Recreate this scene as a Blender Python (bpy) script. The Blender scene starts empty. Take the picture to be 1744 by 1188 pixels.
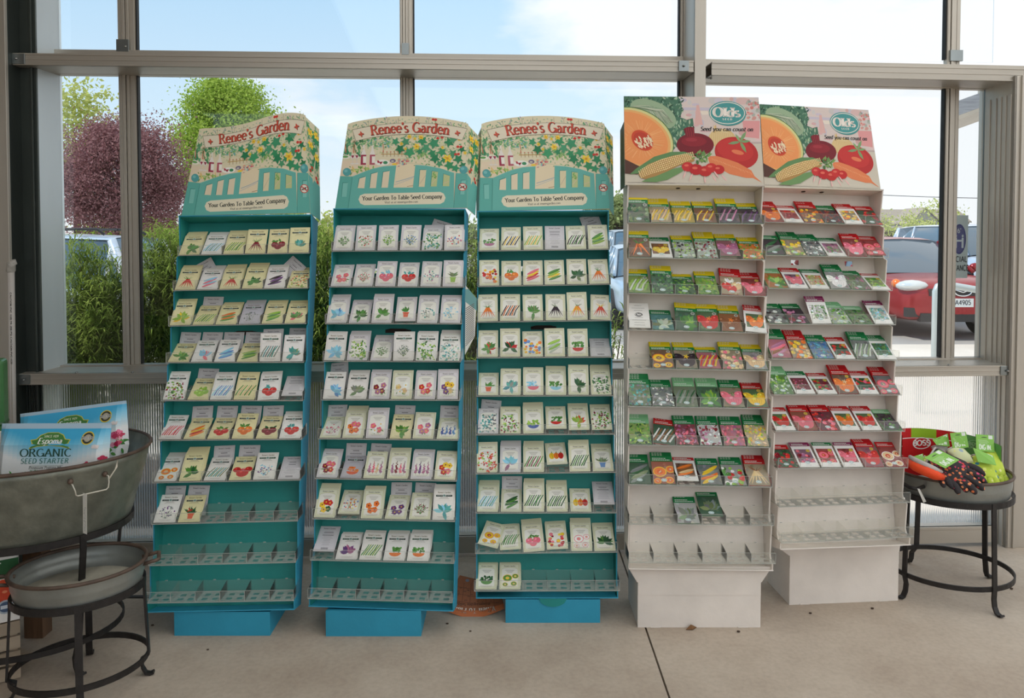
import bpy, bmesh, math, random, re
import numpy as np
from mathutils import Matrix, Vector
PI = math.pi
sc = bpy.context.scene
C = sc.collection
rng = random.Random(7)
R = math.radians
# ------------------------------------------------------------------ camera, sky, sun, exposure
F, EYE, PITCH, CY = 1300.0, 1.524, R(1.8295), 441.5
cd = bpy.data.cameras.new('camera'); cam = bpy.data.objects.new('camera', cd); C.objects.link(cam)
cam.location = (0, 0, EYE); cam.rotation_euler = (PI/2 - PITCH, 0, 0)
cd.sensor_width = 36; cd.lens = F*36/1744; cd.shift_y = -(594-CY)/1744; cd.clip_start = .05; cd.clip_end = 500
sc.camera = cam
def fl(u, v):
    """floor point seen at (u, v)"""
    yc = -(v-CY)/F; dz = -math.sin(PITCH)+yc*math.cos(PITCH); t = -EYE/dz
    return (u-872)/F*t, (math.cos(PITCH)+yc*math.sin(PITCH))*t
def px(p):
    x, y, z = p[0], p[1], p[2]-EYE
    zc = y*math.cos(PITCH) - z*math.sin(PITCH); yc = y*math.sin(PITCH) + z*math.cos(PITCH)
    return 872 + F*x/zc, CY - F*yc/zc
def at(u, v, Y):
    """point of the world seen at (u, v) at distance Y in front of the eye"""
    xc = (u-872)/F; yc = -(v-CY)/F
    d = (xc, math.cos(PITCH)+yc*math.sin(PITCH), -math.sin(PITCH)+yc*math.cos(PITCH))
    t = Y/d[1]
    return Vector((d[0]*t, Y, EYE+d[2]*t))
sc.view_settings.view_transform = 'Standard'; sc.view_settings.look = 'None'
sc.view_settings.gamma = 1; sc.view_settings.exposure = 0.46
sc.view_settings.use_curve_mapping = False
sc.cycles.use_denoising = True
sc.cycles.max_bounces = 10; sc.cycles.transparent_max_bounces = 24
W = bpy.data.worlds.new('sky'); sc.world = W; W.use_nodes = True
nt = W.node_tree; nt.nodes.clear()
N = nt.nodes.new; L = nt.links.new
def lin(c):
    return tuple((x/255/12.92 if x/255 <= .04045 else ((x/255+.055)/1.055)**2.4) for x in c[:3])
def ramp(nt, stops, inp=None):
    r = nt.nodes.new('ShaderNodeValToRGB'); e = r.color_ramp.elements
    while len(e) > 1: e.remove(e[0])
    e[0].position = stops[0][0]; e[0].color = (*stops[0][1], 1)
    for p, c in stops[1:]:
        k = e.new(p); k.color = (*c, 1)
    if inp is not None: nt.links.new(inp, r.inputs[0])
    return r
tc = N('ShaderNodeTexCoord'); sep = N('ShaderNodeSeparateXYZ'); L(tc.outputs['Generated'], sep.inputs[0])
grad = ramp(nt, [(0, lin((150, 140, 128))), (.497, lin((170, 160, 150))), (.503, lin((222, 226, 229))), (.56, lin((196, 216, 232))), (.72, lin((140, 188, 226))), (1, lin((118, 174, 224)))])
mr = N('ShaderNodeMapRange'); mr.inputs[1].default_value = -1; mr.inputs[2].default_value = 1
L(sep.outputs['Z'], mr.inputs[0]); L(mr.outputs[0], grad.inputs[0])
mp = N('ShaderNodeMapping'); mp.inputs['Scale'].default_value = (1.0, 1.0, 2.6); mp.inputs['Location'].default_value = (.35, .2, .1)
L(tc.outputs['Generated'], mp.inputs[0])
no = N('ShaderNodeTexNoise'); no.inputs['Scale'].default_value = 2.6; no.inputs['Detail'].default_value = 8; no.inputs['Roughness'].default_value = .55
L(mp.outputs[0], no.inputs['Vector'])
ad = N('ShaderNodeMath'); ad.operation = 'MULTIPLY_ADD'; L(sep.outputs['X'], ad.inputs[0]); ad.inputs[1].default_value = .34; L(no.outputs[0], ad.inputs[2])
cl = ramp(nt, [(.46, (0, 0, 0)), (.60, (1, 1, 1))], ad.outputs[0])
mx = N('ShaderNodeMixRGB'); L(cl.outputs[0], mx.inputs[0]); L(grad.outputs[0], mx.inputs[1]); mx.inputs[2].default_value = (*lin((226, 229, 233)), 1)
up = ramp(nt, [(.499, (0, 0, 0)), (.505, (1, 1, 1))], mr.outputs[0])
mx2 = N('ShaderNodeMixRGB'); L(up.outputs[0], mx2.inputs[0]); L(grad.outputs[0], mx2.inputs[1]); L(mx.outputs[0], mx2.inputs[2])
bg = N('ShaderNodeBackground'); bg.inputs[1].default_value = 1.0; L(mx2.outputs[0], bg.inputs[0])
wo = N('ShaderNodeOutputWorld'); L(bg.outputs[0], wo.inputs[0])
sd = bpy.data.lights.new('sun', 'SUN'); sun = bpy.data.objects.new('sun', sd); C.objects.link(sun)
sd.energy = 3.0; sd.angle = R(1.0); sd.color = (1, .95, .87)
sun.rotation_euler = (R(5), R(-38), 0)      # high, from the left
sun.location = (0, 0, 12)

# ------------------------------------------------------------------ helpers
def tag(o, label=None, cat=None, group=None, kind=None):
    if label: o['label'] = label
    if cat: o['category'] = cat
    if group: o['group'] = group
    if kind: o['kind'] = kind
    return o
def empty(name, loc, rz=0):
    o = bpy.data.objects.new(name, None); C.objects.link(o); o.location = loc; o.rotation_euler = (0, 0, rz); o.empty_display_size = .05
    return o
MATS = {}
def mat(name, col, rough=.6, metal=0, noise=0, nscale=8, bump=0, bscale=60, spec=.5, trans=0, dark=.7, stretch=None):
    m = bpy.data.materials.new(name); m.use_nodes = True; t = m.node_tree; b = t.nodes['Principled BSDF']
    c = lin(col); b.inputs['Base Color'].default_value = (*c, 1); b.inputs['Roughness'].default_value = rough; b.inputs['Metallic'].default_value = metal
    b.inputs['Specular IOR Level'].default_value = spec
    tcn = t.nodes.new('ShaderNodeTexCoord'); v = tcn.outputs['Object']
    if stretch:
        q = t.nodes.new('ShaderNodeMapping'); q.inputs['Scale'].default_value = stretch; t.links.new(v, q.inputs[0]); v = q.outputs[0]
    if noise:
        n = t.nodes.new('ShaderNodeTexNoise'); n.inputs['Scale'].default_value = nscale; n.inputs['Detail'].default_value = 6; t.links.new(v, n.inputs['Vector'])
        r = ramp(t, [(.35, tuple(x*(1-noise*(1-dark)*3) if x*(1-noise*(1-dark)*3) > 0 else 0 for x in c)), (.65, tuple(min(1, x*(1+noise*.3)) for x in c))], n.outputs[0])
        t.links.new(r.outputs[0], b.inputs['Base Color'])
    if bump:
        n = t.nodes.new('ShaderNodeTexNoise'); n.inputs['Scale'].default_value = bscale; n.inputs['Detail'].default_value = 3; t.links.new(v, n.inputs['Vector'])
        q = t.nodes.new('ShaderNodeBump'); q.inputs['Strength'].default_value = bump; q.inputs['Distance'].default_value = .01
        t.links.new(n.outputs[0], q.inputs['Height']); t.links.new(q.outputs[0], b.inputs['Normal'])
    MATS[name] = m
    return m
def printed(name, rough=.55, spec=.4):
    m = bpy.data.materials.new(name); m.use_nodes = True; t = m.node_tree; b = t.nodes['Principled BSDF']
    a = t.nodes.new('ShaderNodeVertexColor'); a.layer_name = 'Ink'; t.links.new(a.outputs[0], b.inputs['Base Color'])
    b.inputs['Roughness'].default_value = rough; b.inputs['Specular IOR Level'].default_value = spec
    return m
M_PAPER = printed('printed_paper', .5, .35); M_GLOSS = printed('glossy_print', .35, .5)
class MB:
    """collects faces (with optional ink colours and material slots) into one mesh"""
    def __init__(s): s.v = []; s.f = []; s.c = []; s.m = []; s.sm = []
    def face(s, pts, col=None, m=0, sm=False):
        k = len(s.v); s.v += [tuple(p) for p in pts]; s.f.append(list(range(k, k+len(pts)))); s.c.append(col); s.m.append(m); s.sm.append(sm)
    def grid(s, rows, close=False, cap=False, col=None, m=0, sm=True):
        k = len(s.v); n = len(rows[0])
        for r in rows: s.v += [tuple(p) for p in r]
        for i in range(len(rows)-1):
            for j in range(n if close else n-1):
                a = k+i*n+j; b = k+i*n+(j+1) % n
                s.f.append([a, b, b+n, a+n]); s.c.append(col); s.m.append(m); s.sm.append(sm)
        if cap:
            s.f.append([k+j for j in range(n)][::-1]); s.c.append(col); s.m.append(m); s.sm.append(False)
            s.f.append([k+(len(rows)-1)*n+j for j in range(n)]); s.c.append(col); s.m.append(m); s.sm.append(False)
    def box(s, x0, x1, y0, y1, z0, z1, col=None, m=0, T=None):
        p = [(x0,y0,z0),(x1,y0,z0),(x1,y1,z0),(x0,y1,z0),(x0,y0,z1),(x1,y0,z1),(x1,y1,z1),(x0,y1,z1)]
        if T is not None: p = [tuple(T @ Vector(q)) for q in p]
        k = len(s.v); s.v += p
        for f in ((0,3,2,1),(4,5,6,7),(0,1,5,4),(1,2,6,5),(2,3,7,6),(3,0,4,7)):
            s.f.append([k+i for i in f]); s.c.append(col); s.m.append(m); s.sm.append(False)
    def prism(s, pts, d, col=None, m=0):
        """polygon pts (3-D) pushed by vector d"""
        d = Vector(d); a = [Vector(p) for p in pts]; b = [p+d for p in a]
        s.face(a[::-1], col, m); s.face(b, col, m)
        for i in range(len(a)):
            j = (i+1) % len(a); s.face([a[i], a[j], b[j], b[i]], col, m)
    def tube(s, pts, r, n=8, col=None, m=0, flat=1.0, close=False):
        pts = [Vector(p) for p in pts]; rr = r if isinstance(r, (list, tuple)) else [r]*len(pts); rows = []
        upv = Vector((0, 0, 1)); prev = None
        for i, p in enumerate(pts):
            if close: t = pts[(i+1) % len(pts)] - pts[i-1]
            else: t = pts[min(i+1, len(pts)-1)] - pts[max(i-1, 0)]
            t.normalize()
            a = t.cross(upv if prev is None else prev)
            if a.length < 1e-3: a = t.cross(Vector((0, 1, 0)))
            a.normalize(); b = a.cross(t); b.normalize(); prev = b if abs(t.z) > .9 or prev is not None else None
            if prev is not None and prev.cross(t).length < .1: prev = None
            rows.append([p + a*math.cos(2*PI*k/n)*rr[i] + b*math.sin(2*PI*k/n)*rr[i]*flat for k in range(n)])
        if close: rows.append(rows[0])
        s.grid(rows, True, not close, col, m)
    def bar(s, pts, w, h, col=None, m=0, close=False):
        """flat strap: width w sideways (horizontal), height h"""
        pts = [Vector(p) for p in pts]; rows = []
        for i, p in enumerate(pts):
            t = (pts[(i+1) % len(pts)] - pts[i-1]) if close else pts[min(i+1, len(pts)-1)] - pts[max(i-1, 0)]
            t.normalize(); a = t.cross(Vector((0, 0, 1)))
            if a.length < .05: a = Vector((1, 0, 0))
            a.normalize(); b = a.cross(t)
            rows.append([p+a*w/2+b*h/2, p-a*w/2+b*h/2, p-a*w/2-b*h/2, p+a*w/2-b*h/2])
        if close: rows.append(rows[0])
        s.grid(rows, True, not close, col, m, False)
    def lathe(s, prof, n=40, ax=1, ay=1, m=0, T=None, col=None):
        rows = []
        for r, z in prof:
            q = [Vector((r*ax*math.cos(2*PI*k/n), r*ay*math.sin(2*PI*k/n), z)) for k in range(n)]
            rows.append([T @ v for v in q] if T is not None else q)
        s.grid(rows, True, False, col, m)
    def ball(s, c, r, n=10, col=None, m=0, sz=(1,1,1)):
        rows = []
        for i in range(n//2+1):
            ph = -PI/2 + PI*i/(n//2)
            rows.append([(c[0]+sz[0]*r*math.cos(ph)*math.cos(2*PI*k/n), c[1]+sz[1]*r*math.cos(ph)*math.sin(2*PI*k/n), c[2]+sz[2]*r*math.sin(ph)) for k in range(n)])
        s.grid(rows, True, False, col, m)
    def mesh(s, name, mats, bevel=0):
        me = bpy.data.meshes.new(name); me.from_pydata(s.v, [], s.f)
        for m in (mats if isinstance(mats, (list, tuple)) else [mats]): me.materials.append(m)
        me.polygons.foreach_set('material_index', s.m); me.polygons.foreach_set('use_smooth', s.sm)
        if any(c is not None for c in s.c):
            ca = me.color_attributes.new(name='Ink', type='FLOAT_COLOR', domain='CORNER')
            arr = []
            cache = {}
            for f, c in zip(s.f, s.c):
                c = c or (200, 200, 200)
                if c not in cache: cache[c] = [*lin(c), 1.0]
                arr += cache[c]*len(f)
            ca.data.foreach_set('color', arr)
        me.update()
        return me
    def build(s, name, mats, parent=None, loc=None, M=None, bevel=0):
        o = bpy.data.objects.new(name, s.mesh(name, mats)); C.objects.link(o)
        if parent: o.parent = parent
        if M is not None: o.matrix_local = M
        if loc is not None: o.location = loc
        if bevel:
            b = o.modifiers.new('bevel', 'BEVEL'); b.width = bevel; b.segments = 2; b.limit_method = 'ANGLE'
        return o
def struct(name, mb, m, **k): return tag(mb.build(name, m, **k), kind='structure')
# ------------------------------------------------------------------ flat artwork: inks laid on a surface, one on another
EPS = .00003
class Art:
    def __init__(s, fn=None, clip=None, up=1): s.p = []; s.fn = fn; s.clip = clip; s.up = up; s.n = 0
    def poly(s, pts, col, hold=False):
        if s.clip:
            x0, y0, x1, y1 = s.clip
            for ax, lim, sg in ((0, x0, 1), (0, x1, -1), (1, y0, 1), (1, y1, -1)):
                out = []
                for i in range(len(pts)):
                    a, b = pts[i-1], pts[i]; ia = (a[ax]-lim)*sg >= 0; ib = (b[ax]-lim)*sg >= 0
                    if ia != ib:
                        t = (lim-a[ax])/(b[ax]-a[ax]); out.append((a[0]+(b[0]-a[0])*t, a[1]+(b[1]-a[1])*t))
                    if ib: out.append(b)
                pts = out
                if len(pts) < 3: return
        if not hold: s.n += 1
        s.p.append((pts, col, s.n))
    def rect(s, x0, y0, x1, y1, col, hold=False): s.poly([(x0,y0),(x1,y0),(x1,y1),(x0,y1)], col, hold)
    def ell(s, x, y, rx, ry, col, n=12, a=0, hold=False, a0=0, a1=360):
        ca, sa = math.cos(R(a)), math.sin(R(a)); q = []
        full = a1-a0 >= 360
        for k in range(n if full else n+1):
            t = R(a0+(a1-a0)*k/n); u, v = rx*math.cos(t), ry*math.sin(t); q.append((x+u*ca-v*sa, y+u*sa+v*ca))
        s.poly(q, col, hold)
    def ring(s, x, y, rx, ry, w, col, n=24, a0=0, a1=360):
        s.n += 1
        for k in range(n):
            t, u = R(a0+(a1-a0)*k/n), R(a0+(a1-a0)*(k+1)/n)
            s.poly([(x+rx*math.cos(t), y+ry*math.sin(t)), (x+rx*math.cos(u), y+ry*math.sin(u)), (x+(rx-w)*math.cos(u), y+(ry-w)*math.sin(u)), (x+(rx-w)*math.cos(t), y+(ry-w)*math.sin(t))], col, True)
    def line(s, pts, w, col, w1=None, hold=False):
        if not hold: s.n += 1
        w1 = w if w1 is None else w1; n = len(pts)
        for i in range(n-1):
            (ax, ay), (bx, by) = pts[i], pts[i+1]; l = math.hypot(bx-ax, by-ay) or 1e-9; nx, ny = -(by-ay)/l/2, (bx-ax)/l/2
            a = w+(w1-w)*i/(n-1); b = w+(w1-w)*(i+1)/(n-1)
            s.poly([(ax+nx*a, ay+ny*a), (bx+nx*b, by+ny*b), (bx-nx*b, by-ny*b), (ax-nx*a, ay-ny*a)], col, True)
    def leaf(s, x, y, l, w, a, col, hold=False):
        ca, sa = math.cos(R(a)), math.sin(R(a))
        s.poly([(x+u*l*ca-v*w*sa, y+u*l*sa+v*w*ca) for u, v in ((0,0),(.25,.4),(.6,.45),(1,0),(.6,-.45),(.25,-.4))], col, hold)
    def layers(s):
        """as few ink layers as will keep every later shape on top of what it covers"""
        if getattr(s, '_n', None) == len(s.p): return s._l
        n = len(s.p); B = np.array([[min(q[0] for q in p), min(q[1] for q in p), max(q[0] for q in p), max(q[1] for q in p)] if len(p) else [0,0,0,0] for p, _, _ in s.p]).reshape(-1, 4); lay = np.zeros(n, int); i = 0
        while i < n:
            j = i
            while j < n and s.p[j][2] == s.p[i][2]: j += 1
            best = 0
            if i:
                E = B[:i]
                for k in range(i, j):
                    b = B[k]; o = (E[:, 0] < b[2]) & (E[:, 2] > b[0]) & (E[:, 1] < b[3]) & (E[:, 3] > b[1])
                    if o.any(): best = max(best, lay[:i][o].max())
            lay[i:j] = best+1; i = j
        s._n = n; s._l = [int(v) for v in lay]; return s._l
    def onto(s, mb, P, nrm, m=0):
        """P maps artwork (x, y) to a surface point, nrm is the outward normal (vector or function)"""
        for (pts, col, _), k in zip(s.p, s.layers()):
            if len(pts) < 3: continue
            q = []
            for a in pts:
                b = s.fn(*a) if s.fn else a
                w = Vector(P(*b)); nn = nrm(*w) if callable(nrm) else nrm
                q.append(w + nn*(EPS*k+.0002))
            mb.face(q, col, m)
# lettering: each glyph is a set of pen strokes (a = arc), with serifs at marked ends
def A_(cx, cy, rx, ry, a0, a1, n=10): return [(cx+rx*math.cos(R(a0+(a1-a0)*k/n)), cy+ry*math.sin(R(a0+(a1-a0)*k/n))) for k in range(n+1)]
def V_(x, y0, y1): return [(x, y0), (x, y1)]
XH = .66
G = {  # width, strokes, serif points
 'A': (.8, [[(.05,0),(.4,1)], [(.4,1),(.75,0)], [(.18,.35),(.62,.35)]], [(.07,0),(.73,0)]),
 'B': (.7, [V_(.15,0,1), A_(.35,.76,.22,.24,90,-90), A_(.35,.27,.28,.27,90,-90), [(.15,1),(.35,1)], [(.15,.52),(.35,.52)], [(.15,0),(.35,0)]], [(.15,0),(.15,1)]),
 'C': (.8, [A_(.45,.5,.38,.5,50,310,16)], []),
 'D': (.82, [V_(.15,0,1), A_(.32,.5,.42,.5,90,-90,12), [(.15,1),(.32,1)], [(.15,0),(.32,0)]], [(.15,0),(.15,1)]),
 'E': (.65, [V_(.15,0,1), [(.15,1),(.58,1)], [(.15,.52),(.48,.52)], [(.15,0),(.6,0)]], []),
 'G': (.85, [A_(.45,.5,.38,.5,50,325,16), V_(.78,.0,.42), [(.55,.42),(.85,.42)]], []),
 'I': (.36, [V_(.18,0,1)], [(.18,0),(.18,1)]),
 'L': (.62, [V_(.15,0,1), [(.15,0),(.58,0)]], [(.15,1)]),
 'M': (1.0, [V_(.12,0,1), [(.12,1),(.5,.2)], [(.5,.2),(.88,1)], V_(.88,0,1)], [(.12,0),(.88,0)]),
 'N': (.85, [V_(.13,0,1), [(.13,1),(.72,0)], V_(.72,0,1)], [(.13,0),(.72,1)]),
 'O': (.9, [A_(.45,.5,.4,.5,0,360,20)], []),
 'P': (.68, [V_(.15,0,1), A_(.35,.74,.26,.26,90,-90), [(.15,1),(.35,1)], [(.15,.48),(.35,.48)]], [(.15,0),(.15,1)]),
 'R': (.8, [V_(.15,0,1), A_(.35,.76,.26,.24,90,-90), [(.15,1),(.35,1)], [(.15,.52),(.35,.52)], [(.38,.52),(.75,0)]], [(.15,0),(.15,1),(.72,0)]),
 'S': (.62, [A_(.31,.76,.23,.24,40,270,10), A_(.31,.26,.25,.26,90,-140,10)], []),
 'T': (.72, [V_(.36,0,1), [(.04,1),(.68,1)]], [(.36,0)]),
 'U': (.8, [V_(.13,.3,1), A_(.4,.3,.27,.3,180,360), V_(.67,.3,1)], [(.13,1),(.67,1)]),
 'V': (.76, [[(.04,1),(.38,0)], [(.38,0),(.72,1)]], [(.06,1),(.7,1)]),
 'W': (1.1, [[(.04,1),(.3,0)], [(.3,0),(.55,.9)], [(.55,.9),(.8,0)], [(.8,0),(1.06,1)]], [(.06,1),(1.04,1)]),
 'Y': (.74, [[(.04,1),(.37,.48)], [(.7,1),(.37,.48)], V_(.37,0,.48)], [(.37,0),(.06,1),(.68,1)]),
 'a': (.56, [A_(.26,.46,.17,.2,150,0,6), V_(.44,.02,.5), A_(.26,.19,.19,.19,60,330,10)], []),
 'b': (.62, [V_(.12,0,1), A_(.34,.33,.23,.33,140,-140,12)], [(.1,1)]),
 'c': (.54, [A_(.31,.33,.25,.33,50,310,12)], []),
 'd': (.64, [V_(.5,0,1), A_(.29,.33,.23,.33,40,320,12)], [(.48,1)]),
 'e': (.56, [A_(.29,.33,.24,.33,0,315,14), [(.07,.36),(.53,.36)]], []),
 'g': (.6, [A_(.28,.42,.19,.23,0,360,12), A_(.28,-.1,.23,.16,0,360,12), [(.14,.2),(.2,.03)]], []),
 'h': (.66, [V_(.13,0,1), A_(.34,.42,.19,.23,150,0,7), V_(.53,0,.42)], [(.13,0),(.11,1),(.53,0)]),
 'i': (.32, [V_(.16,0,XH), V_(.16,.82,.92)], [(.16,0)]),
 'l': (.32, [V_(.16,0,1)], [(.16,0),(.14,1)]),
 'm': (1.0, [V_(.13,0,XH), A_(.32,.42,.18,.23,150,0,7), V_(.5,0,.42), A_(.69,.42,.18,.23,150,0,7), V_(.87,0,.42)], [(.13,0),(.5,0),(.87,0)]),
 'n': (.66, [V_(.13,0,XH), A_(.34,.42,.19,.23,150,0,7), V_(.53,0,.42)], [(.13,0),(.53,0)]),
 'o': (.62, [A_(.31,.33,.25,.33,0,360,14)], []),
 'p': (.64, [V_(.13,-.3,XH), A_(.34,.33,.23,.33,140,-140,12)], [(.13,-.3)]),
 'r': (.46, [V_(.13,0,XH), A_(.33,.44,.18,.21,150,50,5)], [(.13,0)]),
 's': (.48, [A_(.24,.49,.16,.16,40,270,8), A_(.24,.165,.18,.165,90,-140,8)], []),
 't': (.4, [V_(.17,.08,.9), [(.02,XH),(.36,XH)], A_(.27,.1,.1,.1,180,320,5)], []),
 'u': (.66, [V_(.13,.22,XH), A_(.32,.22,.19,.22,180,360,7), V_(.52,0,XH)], []),
 'v': (.58, [[(.04,XH),(.29,0)], [(.29,0),(.54,XH)]], [(.05,XH),(.53,XH)]),
 'w': (.85, [[(.04,XH),(.23,0)], [(.23,0),(.42,.6)], [(.42,.6),(.61,0)], [(.61,0),(.8,XH)]], []),
 'x': (.58, [[(.05,XH),(.52,0)], [(.52,XH),(.05,0)]], []),
 'y': (.6, [[(.05,XH),(.3,0)], [(.55,XH),(.2,-.3)]], [(.07,XH),(.53,XH)]),
 "'": (.2, [[(.12,1.02),(.08,.78)]], []), '.': (.22, [V_(.1,0,.1)], []), '-': (.4, [[(.05,.33),(.35,.33)]], []), ' ': (.34, [], []),
 '6': (.6, [A_(.3,.3,.22,.3,0,360,12), A_(.5,.35,.42,.65,110,180,6)], []), '1': (.4, [V_(.2,0,1)], []), '9': (.6, [A_(.3,.7,.22,.3,0,360,12), A_(.1,.65,.42,.65,-70,0,6)], []),
 '2': (.6, [A_(.3,.75,.22,.25,160,-40,8), [(.47,.6),(.08,0)], [(.08,0),(.55,0)]], []), '5': (.6, [[(.5,1),(.12,1)], [(.12,1),(.1,.58)], A_(.28,.32,.24,.3,130,-140,10)], []),
 '4': (.6, [[(.42,1),(.05,.3)], [(.05,.3),(.56,.3)], V_(.42,0,1)], []), '0': (.6, [A_(.3,.5,.22,.5,0,360,14)], [])}
def text_width(t, h, sp=.06): return sum(G.get(c, G[' '])[0]+sp for c in t)*h
def text(art, t, x, y, h, col, thick=.17, thin=.07, serif=True, slant=0, center=False, sp=.06, wx=1, fn=None):
    """one line of lettering from (x, y); fn bends the baseline: fn(x)->(dy, angle)"""
    if center: x -= text_width(t, h, sp)*wx/2
    art.n += 1
    for ch in t:
        w, strokes, ser = G.get(ch, G[' '])
        def T(p, x=x, w=w):
            X = p[0]+slant*p[1]; X = x+X*h*wx; Y = p[1]*h*art.up
            if fn:
                c = x+w*h*wx/2; dy, a = fn(c); u = X-c
                return (c+u*math.cos(a)-Y*math.sin(a), y+dy+u*math.sin(a)+Y*math.cos(a))
            return (X, y+Y)
        for s in strokes:
            for i in range(len(s)-1):
                a, b = s[i], s[i+1]; l = math.hypot(b[0]-a[0], b[1]-a[1]) or 1e-9
                d = abs(b[1]-a[1])/l; wd = thin+(thick-thin)*d*d; nx, ny = -(b[1]-a[1])/l*wd/2, (b[0]-a[0])/l*wd/2
                e = .02 if len(s) > 2 else 0; ex, ey = (b[0]-a[0])/l*e, (b[1]-a[1])/l*e
                art.poly([T((a[0]+nx-ex, a[1]+ny-ey)), T((b[0]+nx+ex, b[1]+ny+ey)), T((b[0]-nx+ex, b[1]-ny+ey)), T((a[0]-nx-ex, a[1]-ny-ey))], col, True)
        if serif:
            for sx, sy in ser:
                q = thin*.5; sw = thick*.5+.075; yo = q if sy <= 0 else -q
                art.poly([T((sx-sw, sy+yo-q)), T((sx+sw, sy+yo-q)), T((sx+sw, sy+yo+q)), T((sx-sw, sy+yo+q))], col, True)
        x += (w+sp)*h*wx
    return x
# ------------------------------------------------------------------ the room
def metal(name, col, rough, m=.85, noise=.25, stretch=(1,1,12), bump=.05, ns=6): return mat(name, col, rough, m, noise=noise, nscale=ns, bump=bump, bscale=50, stretch=stretch)
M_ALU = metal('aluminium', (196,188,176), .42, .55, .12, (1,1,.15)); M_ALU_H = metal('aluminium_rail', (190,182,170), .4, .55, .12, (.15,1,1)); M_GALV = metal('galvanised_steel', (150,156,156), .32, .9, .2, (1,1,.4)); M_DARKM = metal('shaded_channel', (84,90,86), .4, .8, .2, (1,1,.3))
M_GASKET = mat('rubber_gasket', (22,24,24), .6); M_BOLT = metal('bolt', (170,170,166), .3)
# concrete floor with stains
def concrete(name, c0, c1, sc_=1.6):
    m = bpy.data.materials.new(name); m.use_nodes = True; t = m.node_tree; b = t.nodes['Principled BSDF']; b.inputs['Roughness'].default_value = .8; b.inputs['Specular IOR Level'].default_value = .25
    tcn = t.nodes.new('ShaderNodeTexCoord'); n1 = t.nodes.new('ShaderNodeTexNoise'); n1.inputs['Scale'].default_value = sc_; n1.inputs['Detail'].default_value = 10; n1.inputs['Roughness'].default_value = .65
    n2 = t.nodes.new('ShaderNodeTexNoise'); n2.inputs['Scale'].default_value = 55; n2.inputs['Detail'].default_value = 5
    t.links.new(tcn.outputs['Object'], n1.inputs[0]); t.links.new(tcn.outputs['Object'], n2.inputs[0])
    r1 = ramp(t, [(.35, lin(c0)), (.65, lin(c1))], n1.outputs[0]); r2 = ramp(t, [(.3, (.8,.8,.8)), (.6, (1,1,1))], n2.outputs[0])
    mm = t.nodes.new('ShaderNodeMixRGB'); mm.blend_type = 'MULTIPLY'; mm.inputs[0].default_value = .5; t.links.new(r1.outputs[0], mm.inputs[1]); t.links.new(r2.outputs[0], mm.inputs[2]); t.links.new(mm.outputs[0], b.inputs['Base Color'])
    bp = t.nodes.new('ShaderNodeBump'); bp.inputs['Strength'].default_value = .25; bp.inputs['Distance'].default_value = .004; t.links.new(n2.outputs[0], bp.inputs['Height']); t.links.new(bp.outputs[0], b.inputs['Normal'])
    return m
M_CONC = concrete('concrete_floor', (172,155,138), (196,181,164)); M_PAVE = concrete('sunlit_concrete', (206,196,184), (224,214,202), .6); M_ASPH = concrete('parking_lot', (150,146,142), (168,163,158), .4)
J = .0035
b = MB(); b.box(-7, .519-J, -5, 4.0, -.12, 0); struct('floor', b, M_CONC)
b = MB(); b.box(.519+J, 8, -5, 4.0, -.12, 0); struct('floor', b, M_CONC)
b = MB(); b.box(.519-J, .519+J, -5, 4.0, -.12, -.02); struct('trim_1', b, M_SOIL if 'M_SOIL' in globals() else mat('joint_dirt', (70,60,50), .9))
b = MB(); b.box(-200, 260, 11.2, 420, -.3, -.09); b.box(-200, 260, -5, 4.0, -.3, -.13); struct('floor_outside', b, M_ASPH)
b = MB(); b.box(-200, 260, 4.0, 11.2, -.3, -.085); struct('floor_walkway', b, M_PAVE)
# translucent roof over the sales area
m = bpy.data.materials.new('translucent_roofing'); m.use_nodes = True; t = m.node_tree; t.nodes.clear(); o_ = t.nodes.new('ShaderNodeOutputMaterial'); a1 = t.nodes.new('ShaderNodeBsdfTranslucent'); a1.inputs[0].default_value = (.97,.93,.87,1); a2 = t.nodes.new('ShaderNodeBsdfDiffuse'); a2.inputs[0].default_value = (.8,.8,.78,1); mxs = t.nodes.new('ShaderNodeMixShader'); mxs.inputs[0].default_value = .3
t.links.new(a1.outputs[0], mxs.inputs[1]); t.links.new(a2.outputs[0], mxs.inputs[2]); t.links.new(mxs.outputs[0], o_.inputs[0]); M_ROOF = m
b = MB(); b.face([(-1.3,-6,3.6),(10,-6,3.6),(10,4.1,3.6),(-1.3,4.1,3.6)]); struct('ceiling', b, M_ROOF)
b = MB(); b.box(-8, -1.3, -6, 4.1, 3.6, 3.64); struct('ceiling', b, mat('solid_roof', (176,168,156), .8, noise=.1))  # unseen opaque roof section, added to dim the left side
b = MB(); b.box(-4.2, -4.17, -6, 3.3, 0, 3.5); struct('wall_left', b, mat('side_wall', (112,104,94), .8, noise=.2))
# the glazed wall: a local frame with x along it, y towards outside
WS = .049; WY = 3.576
WM = Matrix.Translation((0, WY, 0)) @ Matrix.Rotation(math.atan(WS), 4, 'Z')
def wx(u, y=0): k = (u-872)/F; return k*(WY+y)/(1-WS*k)
def wbox(name, bx, m, bevel=.0015, rot=0, kind='structure'):
    b = MB()
    for q in bx: b.box(*q)
    o = b.build(name, m, M=WM @ Matrix.Rotation(rot, 4, 'Y')); 
    if bevel: k = o.modifiers.new('bevel', 'BEVEL'); k.width = bevel; k.segments = 2
    return tag(o, kind=kind)
GY = .2
xm1a, xm1b = wx(211, GY), wx(240, GY); xm2a, xm2b = wx(686, GY), wx(708, GY); xm3a, xm3b = wx(1159, GY), wx(1178, GY); xm4a, xm4b = wx(1609, GY), wx(1633, GY); xR = wx(1690, GY)
xL = wx(16, -.05); xP0, xP1 = wx(1180.5), wx(1199.5)
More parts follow.
